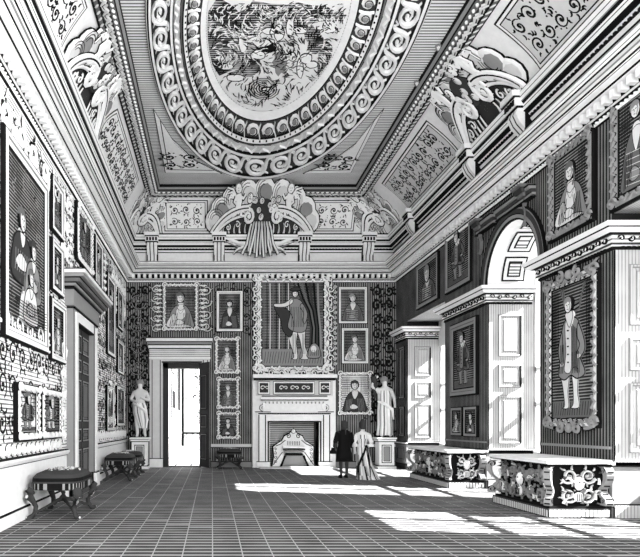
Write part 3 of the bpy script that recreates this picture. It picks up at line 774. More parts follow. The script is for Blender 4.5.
        P([(.74, .10), (.76, .2), (.84, .27), (.93, .22), (.94, .1)], 2, .012); E(.84, .2, .045, .04, 3); fan(.76, .12, .92, .12, 6, .0, .07, .008)
FP = {'plain': [(0, 0, 1), (0, .06, 1), (.02, .08, 0), (.06, .09, 2), (.07, .07, 0), (.10, .05, 1), (.125, .03, 1)],
      'thin': [(0, 0, 1), (0, .05, 1), (.02, .07, 0), (.07, .06, 1), (.09, .03, 1)]}
def picture(label, m, u0, u1, v0, v1, kind, style='plain', seed=0, group=None, fw=1.0, tilt=0):
    v0, v1 = min(v0, v1), max(v0, v1); u0, u1 = min(u0, u1), max(u0, u1)
    t = thing('framed_portrait', label, 'picture', m((u0+u1)/2, v0, 0), group)
    if m is rt: FPk = {0: 3 if style == 'rococo' else 2, 2: 5}  # right wall frames use darker tones, the shade there put into their colour
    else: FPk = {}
    prof = [(a*fw, n, FPk.get(k, k)) for a, n, k in FP['thin' if style == 'thin' else 'plain']]
    wd = prof[-1][0]
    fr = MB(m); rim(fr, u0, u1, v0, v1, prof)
    if style in ('carved', 'rococo'):
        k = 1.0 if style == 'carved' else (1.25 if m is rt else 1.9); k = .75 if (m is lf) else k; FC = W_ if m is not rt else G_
        def row(x0, y0, x1, y1):
            L = math.hypot(x1-x0, y1-y0); N = max(2, int(L/(.2*k))); dx, dy = (x1-x0)/L, (y1-y0)/L
            for i in range(N):
                q = (i+.5)*L/N; sg = 1 if i % 2 else -1; x = x0+dx*q; y = y0+dy*q; r = .055*k
                fr.orib([(x-dx*.09*k-dy*sg*r, y-dy*.09*k+dx*sg*r), (x-dy*-sg*r*.5, y+dx*-sg*r*.5), (x+dx*.09*k-dy*sg*r, y+dy*.09*k+dx*sg*r)], .05*k, .06, .05, FC, .016)
        h = .06*fw
        row(u0+h, v0+h, u1-h, v0+h); row(u0+h, v1-h, u1-h, v1-h); row(u0+h, v0+h, u0+h, v1-h); row(u1-h, v0+h, u1-h, v1-h)
        for x in (u0+h, u1-h):
            for y in (v0+h, v1-h):
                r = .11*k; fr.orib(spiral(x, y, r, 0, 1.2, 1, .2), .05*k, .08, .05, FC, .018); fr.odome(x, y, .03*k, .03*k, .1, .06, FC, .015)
    if style == 'rococo':
        c = (u0+u1)/2
        for y, s_ in ((v1, 1), (v0, -1)):
            fr.odome(c, y, .11, .10, .08, .08, FC, .02)
            for sg in (-1, 1):
                fr.orib(spiral(c+sg*.28, y-.0*s_, .12, PI/2, 1.2, sg, .2), .05, .08, .06, FC, .02)
                leaf(fr, c+sg*.5, y, .4, 0 if sg > 0 else PI, .08, .07, .05, FC, .02, .3*sg)
    if style == 'rococo' and m is bk:
        for (x0, y0, x1, y1) in ((u0, v0, u0, v1), (u1, v0, u1, v1), (u0, v0, u1, v0), (u0, v1, u1, v1)):
            L = math.hypot(x1-x0, y1-y0); N = int(L/.36); dx, dy = (x1-x0)/L, (y1-y0)/L
            for i in range(N):
                q = (i+.5)*L/N; x = x0+dx*q; y = y0+dy*q; sg = 1 if i % 2 else -1
                fr.orib(spiral(x, y, .13, 0, 1.1, sg, .25), .05, .10, .06, FC, .03); leaf(fr, x+dx*.1, y+dy*.1, .26, math.atan2(dy, dx)+sg*.5, .09, .10, .05, FC, .025, -sg*.6)
    fr.build('frame', t)
    cvs = MB(m); paint(cvs, u0+wd*.93, u1-wd*.93, v0+wd*.93, v1-wd*.93, kind, .035, seed)
    cvs.build('canvas', t, mats=PM)
    return t
def bpic(label, x0, x1, y0, y1, *a, **k): return picture(label, bk, bx(x0), bx(x1), bz(y1), bz(y0), *a, **k)
def lpic(label, x0, x1, ya, yb, xr, *a, **k):       # ya,yb pixel rows of top and bottom measured at column xr
    return picture(label, lf, lY(x0), lY(x1), lz(xr, yb), lz(xr, ya), *a, **k)
def rpic(label, x0, x1, ya, yb, xr, *a, **k):
    return picture(label, rt, -rY(x0), -rY(x1), rz(xr, yb), rz(xr, ya), *a, **k)
# back wall
bpic('portrait of a seated lady hanging over the open back doorway', 163, 198, 284, 331, 'lady', 'carved', 1)
bpic('bust portrait high between the back doorway and the mantel picture', 216, 243, 291, 332, 'bust', 'plain', 2, fw=1.15)
G4 = 'small portraits in a column beside the fireplace'
bpic('small dark-framed portrait second down left of the fireplace', 215, 239, 338, 374, 'lady', 'carved', 3, G4)
bpic('small portrait third down in the column left of the fireplace', 217, 239, 378, 409, 'armour', 'carved', 4, G4)
bpic('small portrait lowest in the column just above the back stool', 217, 239, 412, 439, 'bust', 'carved', 5, G4)
bpic('large full-length hunter portrait in rococo frame above the mantelpiece', 255, 330, 275, 373, 'hunter', 'rococo', 6, fw=2.3)
bpic('dark upper portrait right of the rococo mantel picture', 338, 367, 287, 324, 'armour', 'plain', 7)
bpic('small figure portrait between two others right of the mantel', 341, 368, 328, 364, 'lady', 'plain', 8)
bpic('bright bust portrait in carved frame above the standing couple', 338, 371, 372, 415, 'bust_pale', 'carved', 9, fw=1.1)
# left wall
lpic('huge family group portrait cut by the left edge of the view', 0, 45.5, 186, 355, 45, 'group', 'plain', 10, fw=2.2)
G5 = 'narrow portraits above and below each other on the left wall'
lpic('tall narrow portrait high beside the huge family group', 49, 61, 185, 238, 57, 'fulldark', 'plain', 11, G5, fw=1.3)
lpic('narrow portrait in the middle of three beside the family group', 49, 61, 243, 294, 55, 'bust', 'plain', 12, G5, fw=1.3)
lpic('narrow portrait lowest of three beside the left door', 48, 63, 301, 362, 55, 'lady', 'plain', 13, G5, fw=1.5)
lpic('tall carved-frame portrait directly above the left door', 74, 90, 213, 268, 82, 'fulldark', 'carved', 14, fw=1.6)
lpic('tall narrow portrait above the far end of left door', 93, 101, 240, 292, 97, 'full', 'plain', 15, fw=1.3)
lpic('tall portrait just beyond the left door cornice', 105.5, 113.5, 276, 356, 109, 'fulldark', 'plain', 16, fw=1.4)
lpic('upper small portrait near the far left corner', 116, 121.5, 291, 330, 119, 'bust', 'plain', 17)
lpic('small portrait near the far left corner, middle row', 116, 122, 341, 374, 119, 'lady', 'plain', 18)
lpic('low narrow portrait just beyond the left door casing', 105, 112, 386, 431, 108, 'full_pale', 'plain', 19)
lpic('low narrow portrait nearest the statue in left corner', 115, 123, 387, 426, 119, 'fulldark', 'plain', 20)
lpic('small standing figure picture at far left above the near stool', 13, 36, 384, 441, 25, 'fulldark_pale', 'carved', 21, fw=1.4)
lpic('small standing figure picture between its neighbour and left door', 38, 59, 389, 439, 48, 'full', 'carved', 22, fw=1.4)
# right wall, upper tier
rpic('small portrait high on right wall over first window bay', 418, 440, 258, 304, 430, 'armour', 'plain', 30, fw=1.5)
rpic('tall portrait high on right wall left of the arch', 447, 473, 222, 288, 460, 'fulldark', 'plain', 31, fw=1.6)
rpic('large portrait of seated person high right of the arch', 551, 597, 140, 232, 574, 'lady', 'carved', 32, fw=1.9)
rpic('portrait high at far right cut by the edge', 613, 668, 82, 210, 620, 'armour', 'carved', 33, fw=1.9)
# right wall, on the piers
rpic('full-length man in long coat on the nearest pier, ornate frame', 549, 602, 274, 428, 575, 'full', 'rococo', 34, fw=1.7)
rpic('dark full-length portrait on the pier between two bright window bays', 452, 479, 320, 396, 466, 'fulldark', 'plain', 35, fw=2.0)
G6 = 'pair of small portraits on the middle pier'
rpic('left small portrait of the pair above the far carved bench', 452.5, 464, 407, 436, 458, 'lady', 'thin', 36, G6, fw=1.3)
rpic('right small portrait of the pair above the far carved bench', 465.5, 479, 406, 437, 472, 'bust', 'thin', 37, G6, fw=1.3)

# ================================================================= wall carving (surface ornament of the walls)
oc = MB(lf)
rinceau(oc, lY(-2), lY(66), 3.0, 3.62, .60, .0, .05, W_, .075, .02, 2)
rinceau(oc, 13.05, 13.5, 1.25, 3.0, .42, .0, .04, W_, .06, .018, 3)
rinceau(oc, lY(-2), 13.0, 1.1, 1.36, .27, .0, .04, W_, .05, .018, 4, 2)
rinceau(oc, lY(-2), 12.9, EYE+4.45, EYE+5.3, .75, .0, .05, W_, .09, .022, 5)
rinceau(oc, 13.0, 13.9, EYE+3.6, EYE+5.3, .55, .0, .05, W_, .07, .02, 6)
rinceau(oc, 16.75, 22.9, 1.15, 1.5, .35, .0, .04, W_, .05, .018, 7, 2)
rinceau(oc, 18.6, 21.0, 1.5, 2.9, .6, .0, .04, W_, .05, .02, 8)
rinceau(oc, 19.6, 22.9, EYE+3.8, EYE+5.3, .6, .0, .04, W_, .06, .02, 9)
tendrils(oc, 8.2, 13.2, 3.55, 6.9, .62, .035, .004, .01, K_, 31); tendrils(oc, 8.2, 13.2, 1.4, 3.1, .5, .03, .004, .01, K_, 32)
tendrils(oc, 13.3, 16.9, 5.1, 6.9, .6, .035, .004, .01, K_, 33); tendrils(oc, 16.7, 22.9, 1.3, 6.9, .62, .035, .004, .01, K_, 34)
oc.build('carved_scrollwork', wl)
oc = MB(bk)
tendrils(oc, bx(127), bx(150), bz(440), bz(284), .55, .055, .004, .012, K_, 41)
rinceau(oc, bx(128), bx(148), bz(400), bz(290), .78, .0, .03, G_, .03, .02, 12, 5)
rinceau(oc, bx(150), bx(161), bz(333), bz(284), .40, .0, .05, P_, .05, .025, 13, 2)
rinceau(oc, bx(200), bx(213), bz(333), bz(284), .45, .0, .05, P_, .05, .025, 14, 2)
rinceau(oc, bx(333), bx(337), bz(366), bz(284), .2, .0, .03, P_, .04, .02, 15, 2)
tendrils(oc, bx(371), bx(395), bz(440), bz(284), .55, .06, .004, .012, K_, 42)
tendrils(oc, bx(212), bx(254), bz(336), bz(284), .5, .03, .004, .01, K_, 43)
oc.box(bx(211), bx(252), bz(447), bz(444), 0, .05, P_); oc.box(bx(211), bx(252), bz(448), bz(447), 0, .045, K_)
oc.box(bx(335), bx(396), bz(447), bz(444), 0, .05, P_); oc.box(bx(335), bx(396), bz(448), bz(447), 0, .045, K_)
oc.build('carved_scrollwork', wb)
# festoons
def festoon(m, u, v0, v1, wd, label, group):
    g = MB(m); n = int((v1-v0)/(wd*.55)); R = random.Random(int(v0*100))
    g.orib([(u, v1), (u+.02, (v0+v1)/2), (u, v0)], wd*.25, .006, .03, M__, .015)
    for i in range(n):
        y = v1-(i+.5)*(v1-v0)/n; s_ = wd*(.30+.1*math.sin(i*1.7))
        for sg in (-1, 1): leaf(g, u, y, wd*.6, (0.5 if sg > 0 else PI-.5), wd*.28, .02, .04, W_, .014, -sg*.8)
        g.odome(u+R.uniform(-.2, .2)*wd, y, s_*.6, s_*.55, .04, .07, W_, .014)
    o = g.build('carved_festoon'); tag(o, label, 'wall ornament', group)
GF = 'carved drops beside pictures'
festoon(bk, bx(158.5), bz(332), bz(284), .3, 'carved drop left of the lady over the back doorway', GF)
festoon(bk, bx(203), bz(332), bz(284), .3, 'carved drop right of the lady over the back doorway', GF)
festoon(lf, lY(68), EYE+3.55, EYE+5.3, .34, 'carved drop above near end of left door cornice', GF)
festoon(lf, lY(103), EYE+3.4, EYE+5.2, .34, 'carved drop above far end of left door cornice', GF)
festoon(lf, lY(109), 2.55, 3.1, .5, 'short carved drop beneath tall portrait beyond left door', GF)
# pilaster panels on far pier and mouldings on middle and near pier
oc = MB(rt)
def rr(x0, x1, z0, z1, k=2, n=.05):
    u0, u1 = -rY(x0), -rY(x1); rim(oc, u0, u1, z0, z1, [(0, 0, 1), (.01, n, k), (.06, n, 1), (.08, .02, k), (.1, .0, 1)])
rr(395, 399, 2.6, 4.5); rr(400, 405, 2.6, 4.5); rr(395, 399, 1.2, 2.3); rr(400, 405, 1.2, 2.3); rr(398, 405, .3, .82)
rr(446.5, 486, .3, .85); rr(543, 611, .3, .85)
oc.box(-rY(445), -rY(487), 1.16, 1.20, 0, .04, 2); oc.box(-rY(541), -rY(612), 1.2, 1.25, 0, .04, 2)
# hood over the arch: broken label moulding with brackets
for u0, u1 in ((-rY(479), -rY(497)), (-rY(500), -rY(536))):
    z = EYE+4.98
    oc.box(u0, u1, z+.16, z+.22, 0, .16, 2); oc.box(u0, u1, z+.22, z+.25, 0, .18, 1); oc.box(u0, u1, z+.08, z+.16, 0, .12, 4); oc.box(u0, u1, z+.03, z+.08, 0, .08, 2); oc.box(u0, u1, z-.03, z, 0, .12, 1)
oc.build('pier_panelling', wr, mats=[WHITE, BLACK, GREY, HP, DARK, MID])
def hood_console(u, label):
    g = MB(rt); z = EYE+5.3
    g.box(u-.2, u+.2, z-.06, z, 0, .3, M__); g.box(u-.16, u+.16, z-.16, z-.06, 0, .24, D_); g.box(u-.12, u+.12, z-.24, z-.16, 0, .18, M__)
    g.orib([(u, z-.24), (u-.06, z-.42), (u+.03, z-.56), (u+.02, z-.75), (u-.08, z-.85)], .07, 0, .10, M__, .02)
    o = g.build('hood_bracket'); tag(o, label, 'bracket', 'brackets over the arch')
hood_console(-rY(528), 'dark corbel on right wall above right shoulder of the arch')
hood_console(-rY(483), 'dark corbel on right wall above left shoulder of the arch')

# dado and baseboards
bd = MB()
for p in ([(XL, 13.55), (XL, Y0)], [(XL, D), (XL, 16.45)]):
    mould(bd, p, [(.0, 0, 0), (.07, 0, 0), (.07, .2, 1), (.04, .23, 0), (.02, .24, 3), (.02, .95, 1), (.05, .97, 0), (.09, 1.03, 0), (.09, 1.07, 1), (0, 1.1, 1)])
struct(bd.build('baseboard_left', mats=[WHITE, BLACK, GREY, WHITE, DARK, MID]))
bd = MB()
for p in ([(bx(149), D), (XL, D)], [(bx(252), D), (bx(211), D)], [(XR, D), (bx(335), D)]):
    mould(bd, p, [(.0, 0, 0), (.07, 0, 2), (.07, .2, 1), (.04, .23, 2), (.02, .24, 1)])
struct(bd.build('baseboard_back'))

# ================================================================= left door
d = thing('door_1', None, None, (XL, 14.95, 0)); struct(d)
oy0, oy1 = 14.05, 15.95; oz = 4.02
g = MB(lf)
for y0, y1 in ((13.62, oy0), (oy1, 16.38)):
    g.box(y0, y1, 0, oz+.28, 0, .16, G_); g.box(y0+.06, y1-.06, .0, oz+.2, .16, .175, G_); g.box(y0+.10, y1-.10, 0, oz+.2, .175, .2, W_); g.box(y0, y1, 0, .35, 0, .24, W_); g.box(y0, y1, .35, .38, 0, .22, K_)
    for q in (y0, y1-.025): g.box(q, q+.025, .38, oz+.28, .16, .166, K_)
g.box(oy0, oy1, oz, oz+.28, 0, .16, W_); g.box(oy0, oy1, oz-.02, oz+.02, 0, .17, K_); g.box(13.62, 16.38, oz+.26, oz+.3, 0, .2, K_)
g.build('casing', d)
g = MB(lf)
g.box(13.45, 16.5, oz+.3, oz+.68, 0, .2, 2)
for z0, z1, p, k in ((oz+.66, oz+.70, .24, 1), (oz+.70, oz+.76, .28, 2), (oz+.76, oz+.78, .30, 1), (oz+.78, oz+.86, .38, 5), (oz+.86, oz+.88, .40, 1), (oz+.88, oz+.96, .48, 2), (oz+.96, oz+1.03, .52, 0), (oz+1.03, oz+1.05, .53, 1)):
    g.box(13.45-p*.6, 16.5+p*.6, z0, z1, 0, p, k)
g.build('cornice', d, mats=[WHITE, BLACK, GREY, HP, DARK, MID])
g = MB(lf); g.box(oy0, oy1, 0, oz, 0, .03, D_)
for z0, z1 in ((.3, 1.05), (1.2, 1.55), (1.7, 2.75), (2.9, 3.25), (3.38, 3.85)):
    for y0, y1 in ((oy0+.14, 14.93), (15.07, oy1-.14)):
        rim(g, y0, y1, z0, z1, [(0, .03, 1), (.015, .055, 2), (.05, .055, 1), (.07, .035, 5), (.12, .04, 1), (.13, .05, 5)]); g.box(y0+.13, y1-.13, z0+.13, z1-.13, .03, .05, M__)
g.box(14.99, 15.01, 0, oz, .03, .035, K_)
g.build('door_leaf', d)

# back doorway
d = thing('door_2', None, None, ((DX0+DX1)/2, D, 0)); struct(d)
g = MB(bk)
for u0, u1 in ((bx(150), DX0), (DX1, bx(210))):
    g.box(u0, u1, 0, DZ+.15, 0, .12, P_); g.box(u0+.08, u1-.08, .3, DZ+.1, .12, .14, K_); g.box(u0+.11, u1-.11, .3, DZ+.1, .14, .15, P_); g.box(u0, u1, 0, .32, 0, .17, W_); g.box(u0, u1, .32, .35, 0, .16, K_)
g.box(DX0, DX1, DZ, DZ+.15, 0, .12, P_); g.box(DX0-.04, DX1+.04, DZ-.0, DZ+.05, .12, .14, K_)
for u0, u1 in ((DX0, DX0+.2),): g.box(u0, u1, 0, DZ, -.35, .0, D_)
g.box(DX0, DX1, DZ-.2, DZ, -.35, 0, D_); g.box(DX0, DX1, 0, .03, -.35, .1, D_)
g.build('casing', d)
g = MB(bk)
for z0, z1, p, k in ((DZ+.15, DZ+.22, .16, 0), (DZ+.22, DZ+.24, .14, 1), (DZ+.24, DZ+.52, .13, 3), (DZ+.52, DZ+.55, .18, 1), (DZ+.55, DZ+.65, .24, 0), (DZ+.65, DZ+.68, .26, 1), (DZ+.68, DZ+.76, .34, 2), (DZ+.76, DZ+.79, .35, 1), (DZ+.79, DZ+.90, .4, 0), (DZ+.90, DZ+.93, .42, 1)):
    g.box(bx(151)-p*.35, bx(209)+p*.35, z0, z1, 0, p, k)
g.build('cornice', d, mats=[WHITE, BLACK, GREY, HP, DARK, MID])
# open leaf
ang = math.radians(60); hx, hy = DX1-.02, D-.12
def leafm(u, v, n): return (hx+u*math.cos(ang)+n*math.sin(ang), hy-u*math.sin(ang)+n*math.cos(ang), v)
g = MB(leafm); g.box(0, .72, .03, DZ-.03, -.05, 0, D_)
for z0, z1 in ((.3, 1.3), (1.5, 2.0), (2.2, 3.5)): rim(g, .12, .6, z0, z1, [(0, 0, 1), (.02, .02, 5), (.06, .02, 1), (.08, .005, 4)]); rim(g, .12, .6, z0, z1, [(0, -.05, 1), (.02, -.07, 5), (.06, -.07, 1), (.08, -.055, 4)])
g.build('door_leaf', d)
# room beyond
mb = MB(); mb.add([(-2.6, D+.3, 0), (9, D+.3, 0), (9, 45, 0), (-2.6, 45, 0)], [(0, 1, 2, 3)], 0)
for i in range(7): x = -2.1+.62*i; mb.add([(x, D+.36, .004), (x+.05, D+.36, .004), (x+.05, 44, .004), (x, 44, .004)], [(0, 1, 2, 3)], 1)
for i in range(5): y = 26+3.3*i; mb.add([(-2.2, y, .004), (3, y, .004), (3, y+.12, .004), (-2.2, y+.12, .004)], [(0, 1, 2, 3)], 1)
struct(mb.build('floor_beyond', mats=[WHITE, BLACK]))
g = MB(lambda u, v, n: (-2.3+n, u, v)); g.box(D+.36, 45, 0, 8, -.2, 0, 0)
g.box(D+.36, 45, .95, 1.05, 0, .05, 0); g.box(D+.36, 45, .9, .95, 0, .04, 1)
for y0, y1, z0, z1 in ((28, 31, 2.0, 6.2), (33.5, 37, 4.6, 6.6), (33.5, 37, 2.0, 4.2), (39, 43, 2, 6.4)):
    rim(g, y0, y1, z0, z1, [(0, 0, 1), (.05, .06, 0), (.3, .06, 1), (.36, .03, 0)]); g.box(y0+.8, y1-.8, z0+.6, z1-.6, 0, .05, 1)
struct(g.build('wall_beyond_left', mats=[WHITE, BLACK]))
g = MB(lambda u, v, n: (u, 45-n, v)); g.box(-2.5, 9, 0, 8, -.2, 0, 0); g.box(-2.3, 9, .9, 1.05, 0, .06, 1); g.box(-2.3, 9, 0, .5, 0, .06, 0)
rinceau(g, -2.1, -.4, 1.5, 7.2, 1.5, .0, .05, 3, .12, .06, 21); rinceau(g, -2.1, -.4, .5, .95, .45, .0, .05, 3, .08, .04, 22, 2)
g.box(-2.3, -2.1, 0, 8, 0, .1, 1)
g.box(-2.5, 9, 8, 8.1, -.2, 21.6, 0)  # unseen roof over the far room, added to keep the sun out
struct(g.build('wall_beyond_back', mats=[WHITE, BLACK, GREY, PALE]))

# ================================================================= fireplace
X = bx
t = thing('fireplace', 'white marble chimneypiece with panelled overmantel shelf on the back wall', 'fireplace', (X(293), D, 0))
g = MB(bk)
for a_, b_ in ((252, 268.5), (317.5, 334)):
    g.box(X(a_), X(b_), 0, bz(379), 0, .30, W_)
g.box(X(268.5), X(317.5), FZ, bz(379), 0, .30, W_)
for a_, b_ in ((256.5, 268.5), (317.5, 329.5)):
    g.box(X(a_), X(b_), 0, bz(413), .30, .42, W_); g.box(X(a_)-.02, X(b_)+.02, 0, .22, .3, .47, W_); g.box(X(a_)-.02, X(b_)+.02, .22, .245, .3, .46, K_)
for a_ in (258, 327.5, 264.5, 321.5): g.box(X(a_)-.02, X(a_)+.02, .24, bz(415), .42, .424, K_)
g.box(X(268.5), X(317.5), bz(422), bz(413), .30, .42, W_)
g.box(X(266.5), X(319.5), bz(422.3), bz(421), .42, .425, K_); g.box(X(266.5), X(268), 0.2, bz(421), .42, .425, K_); g.box(X(318), X(319.5), 0.2, bz(421), .42, .425, K_)
g.box(X(257.5), X(328.5), bz(414.5), bz(413.2), .42, .43, K_)
g.build('surround', t)
g = MB(bk)
g.box(X(262), X(324), bz(412), bz(400), .30, .38, W_)
for i in range(16): g.box(X(264)+i*.145, X(264)+i*.145+.05, bz(404), bz(402), .38, .384, G_)
for sg, xx in ((-1, 262), (1, 324)):
    g.orib(spiral(X(xx), bz(407.5), .17, PI/2, 1.2, sg, .2), .06, .32, .1, W_, .02); g.rib([(X(xx)-.3, bz(412)), (X(xx)+.3, bz(412))], .03, .35, .05, K_)
g.build('frieze', t)
g = MB(bk)
g.box(X(259.5), X(326.5), bz(400), bz(397.5), 0, .52, W_); g.box(X(260), X(326), bz(400.8), bz(400), 0, .49, K_); g.box(X(261), X(325), bz(397.5), bz(396), 0, .46, M__)
g.box(X(252), X(334), bz(379), bz(375.5), 0, .62, W_); g.box(X(253), X(333), bz(381), bz(379), 0, .56, K_)
g.build('mantel_shelf', t)
g = MB(bk)
g.box(X(255), X(331), bz(396), bz(381), .3, .36, P_)
for a_, b_ in ((257, 269), (272, 313), (317, 329)):
    rim(g, X(a_), X(b_), bz(395), bz(382), [(0, .36, 1), (.02, .40, 0), (.07, .40, 1), (.09, .37, 4)]); g.box(X(a_)+.09, X(b_)-.09, bz(395)+.09, bz(382)-.09, .36, .37, D_)
    n = 1 if b_-a_ < 20 else 3
    for i in range(n):
        cx_ = X((a_+b_)/2+(i-(n-1)/2)*11); g.orib(spiral(cx_-.05, bz(388.5), .10, 0, 1.0, 1, .2), .035, .37, .02, W_, .01); g.orib(spiral(cx_+.12, bz(388.5), .08, PI, 1.0, -1, .2), .035, .37, .02, W_, .01)
g.build('panel', t)
g = MB(bk)      # hearth recess
a_, b_ = FX0, FX1
g.box(a_, b_, 0, FZ, -.85, -.8, 2); g.box(a_-.04, a_, 0, FZ, -.8, .3, 4); g.box(b_, b_+.04, 0, FZ, -.8, .3, 4); g.box(a_, b_, FZ-.0, FZ+.04, -.8, .3, 4)
g.build('firebox', t, mats=[WHITE, BLACK, HP, PALE, MID])
g = MB(bk); g.box(X(258), X(332), .0, .05, .42, .95, P_); g.box(X(258), X(332), .05, .055, .9, .93, K_); g.box(a_, b_, 0, .04, -.8, .42, P_); g.build('hearth_slab', t)
# ornate grate with shaped back
t = thing('fire_grate', 'ornate white cast fireback and hanging grate standing in the fireplace', 'grate', (X(293), D, 0))
c = X(293); g = MB(bk)
S_ = 1/SB
out = [(-24, 0), (-22, 10), (-23, 20), (-17, 24), (-13, 26), (-10, 31), (-5, 33), (0, 38)]
out = out+[(-x, y) for x, y in reversed(out[:-1])]
g.poly([(c+x*S_*.92, .04+y*S_*1.0) for x, y in out], .0, .10, K_); g.poly([(c+x*S_*.87, .04+y*S_*.965) for x, y in out], .10, .13, W_)
g.poly([(c-13*S_, .04), (c-9*S_, 12*S_), (c+9*S_, 12*S_), (c+13*S_, .04)], .13, .135, G_)
for sg in (-1, 1):
    g.rib(spiral(c+sg*5*S_, 31*S_, .09, PI/2, 1.2, sg, .2), .03, .13, .02, K_); g.rib([(c+sg*8*S_, 27*S_), (c+sg*13*S_, 23*S_), (c+sg*18*S_, 21*S_)], .03, .13, .02, K_)
    for q in range(4): g.rib(spiral(c+sg*18*S_, (6+4*q)*S_, .06, q, 1, sg, .3), .022, .13, .02, K_)
    g.rib([(c+sg*20*S_, .1), (c+sg*15.5*S_, 9*S_), (c+sg*11*S_, 15*S_)], .03, .13, .02, K_)
g.odome(c, 36*S_, .08, .08, .13, .06, W_, .02)
for q in range(8): g.rib([(c+(-6+1.7*q)*S_, 22*S_), (c+(-6+1.7*q)*S_, 26*S_)], .02, .13, .01, K_)
g.build('fireback', t)
g = MB(bk)
for q, (w0, w1) in enumerate(((11, 10.5), (10.5, 9.5), (9.5, 8), (8, 6))):
    g.box(c-w0*S_, c+w0*S_, (19.5-2.2*q)*S_, (20.8-2.2*q)*S_, .14, .42, (W_, D_, G_, K_)[q])
g.box(c-9*S_, c+9*S_, 12*S_, 13.2*S_, .14, .4, K_)
for sg in (-1, 1):
    g.tube([(c+sg*9*S_, 12*S_, .38), (c+sg*11*S_, 7*S_, .40), (c+sg*13.5*S_, 1*S_, .42)], [.05, .035, .05], K_)
g.build('grate_basket', t)

# ================================================================= stools
def stool(label, x0, x1, y0, y1, h=.80):
    """rows of carved scroll legs, X stretcher, tufted cushion"""
    t = thing('upholstered_stool', label, 'stool', ((x0+x1)/2, (y0+y1)/2, 0), 'carved stools along the walls')
    W = x1-x0; L = y1-y0; cx, cy = (x0+x1)/2, (y0+y1)/2
    g = MB(); secs = []
    n = 28; vs = []; fs = []; ks = []
    lv = [(-.08, .90), (-.07, .98), (.0, 1.0), (.08, 1.02), (.14, 1.0), (.20, .88), (.255, .6), (.27, .25)]
    for z, r in lv:
        for i in range(n):
            a = 2*PI*i/n; e = .45; ca, sa = math.cos(a), math.sin(a)
            ux = math.copysign(abs(ca)**e, ca)*W/2*r; uy = math.copysign(abs(sa)**e, sa)*L/2*r
            vs.append((cx+ux, cy+uy, h-.27+z))
    for j in range(len(lv)-1):
        for i in range(n):
            fs.append((j*n+i, j*n+(i+1) % n, (j+1)*n+(i+1) % n, (j+1)*n+i)); ks.append(1 if j in (0, 3) else 4)
    fs += [tuple(range(n)), tuple((len(lv)-1)*n+i for i in range(n))]; ks += [1, 4]
    g.add(vs, fs, ks)
    R = random.Random(int(y0*10))
    for i in range(70):
        a = R.uniform(0, 2*PI); r = R.uniform(.1, .74); x = cx+math.cos(a)*r*W/2*.95; y = cy+math.sin(a)*r*L/2*.95
        g.m = lambda u, v, n_: (u, v, n_); g.dome(x, y, .04, .02, h-.012-.055*r*r*r-.002, .03, (P_, G_)[i % 2], 6, R.uniform(0, 3))
    g.build('cushion', t)
    N = 90; vs = []; fs = []
    for z in (h-.33, h-.22):
        for i in range(N):
            a = 2*PI*i/N; ca, sa = math.cos(a), math.sin(a); e = .45
            vs.append((cx+math.copysign(abs(ca)**e, ca)*W/2*1.035, cy+math.copysign(abs(sa)**e, sa)*L/2*1.035, z))
    g = MB(); g.add(vs, [(i, (i+1) % N, N+(i+1) % N, N+i) for i in range(N)], [(G_ if i % 3 == 0 else K_) for i in range(N)])
    g.build('fringe', t)
    ft = []
    for sx in (-1, 1):
        for sy in (-1, 1):
            x = cx+sx*(W/2-.07); y = cy+sy*(L/2-.08); g = MB(); H = h-.34; dx, dy = sx*.62, sy*.62
            pts = []
            for q, (o_, z_) in enumerate(((.02, 1.0), (.08, .92), (.085, .78), (.0, .6), (-.06, .42), (-.05, .25), (.02, .1), (.09, .03), (.12, .05), (.11, .11))):
                pts.append((x+dx*o_, y+dy*o_, H*z_))
            g.tube(pts, [.075, .09, .08, .055, .045, .042, .045, .055, .042, .028], D_, 8)
            g.tube([(x+dx*(o_+.03), y+dy*(o_+.03), H*z_) for o_, z_ in ((.1, .85), (.11, .78), (.05, .62), (.0, .5))], [.025, .03, .022, .01], P_, 5)
            g.tube([(x+dx*.14, y+dy*.14, .03), (x+dx*.15, y+dy*.15, .055)], [.022, .012], P_, 5)
            g.build('leg', t, smooth=True); ft.append((x, y))
    g = MB()
    for (p, q) in ((0, 3), (1, 2)):
        a, b = ft[p], ft[q]; m = (cx, cy)
        pts = []
        for i in range(9):
            s = i/8; x = a[0]+(b[0]-a[0])*s; y = a[1]+(b[1]-a[1])*s; z = .13+.08*math.cos((s-.5)*2*PI)*.5+.12*(1-abs(s-.5)*2)
            pts.append((x, y, z))
        g.tube(pts, [.02, .03, .022, .035, .045, .035, .022, .03, .02], D_, 6)
    g.loft([(cx, cy, .24, .05, .05), (cx, cy, .30, .075, .075), (cx, cy, .36, .03, .03), (cx, cy, .40, .045, .045), (cx, cy, .44, .01, .01)], D_, 8)
    g.build('stretcher', t, smooth=True)
    return t
stool('largest dark carved stool nearest the viewer by the left wall', -3.18, -2.30, 10.35, 11.75, .84)
stool('nearer of two dark stools beyond the left door', -3.15, -2.32, 17.3, 18.55, .80)
stool('farther of two dark stools beyond the left door, near the corner statue', -3.1, -2.3, 19.2, 20.3, .78)
stool('dark carved stool alone between the back doorway and fireplace', .2, 1.1, 21.9, 22.7, .76)

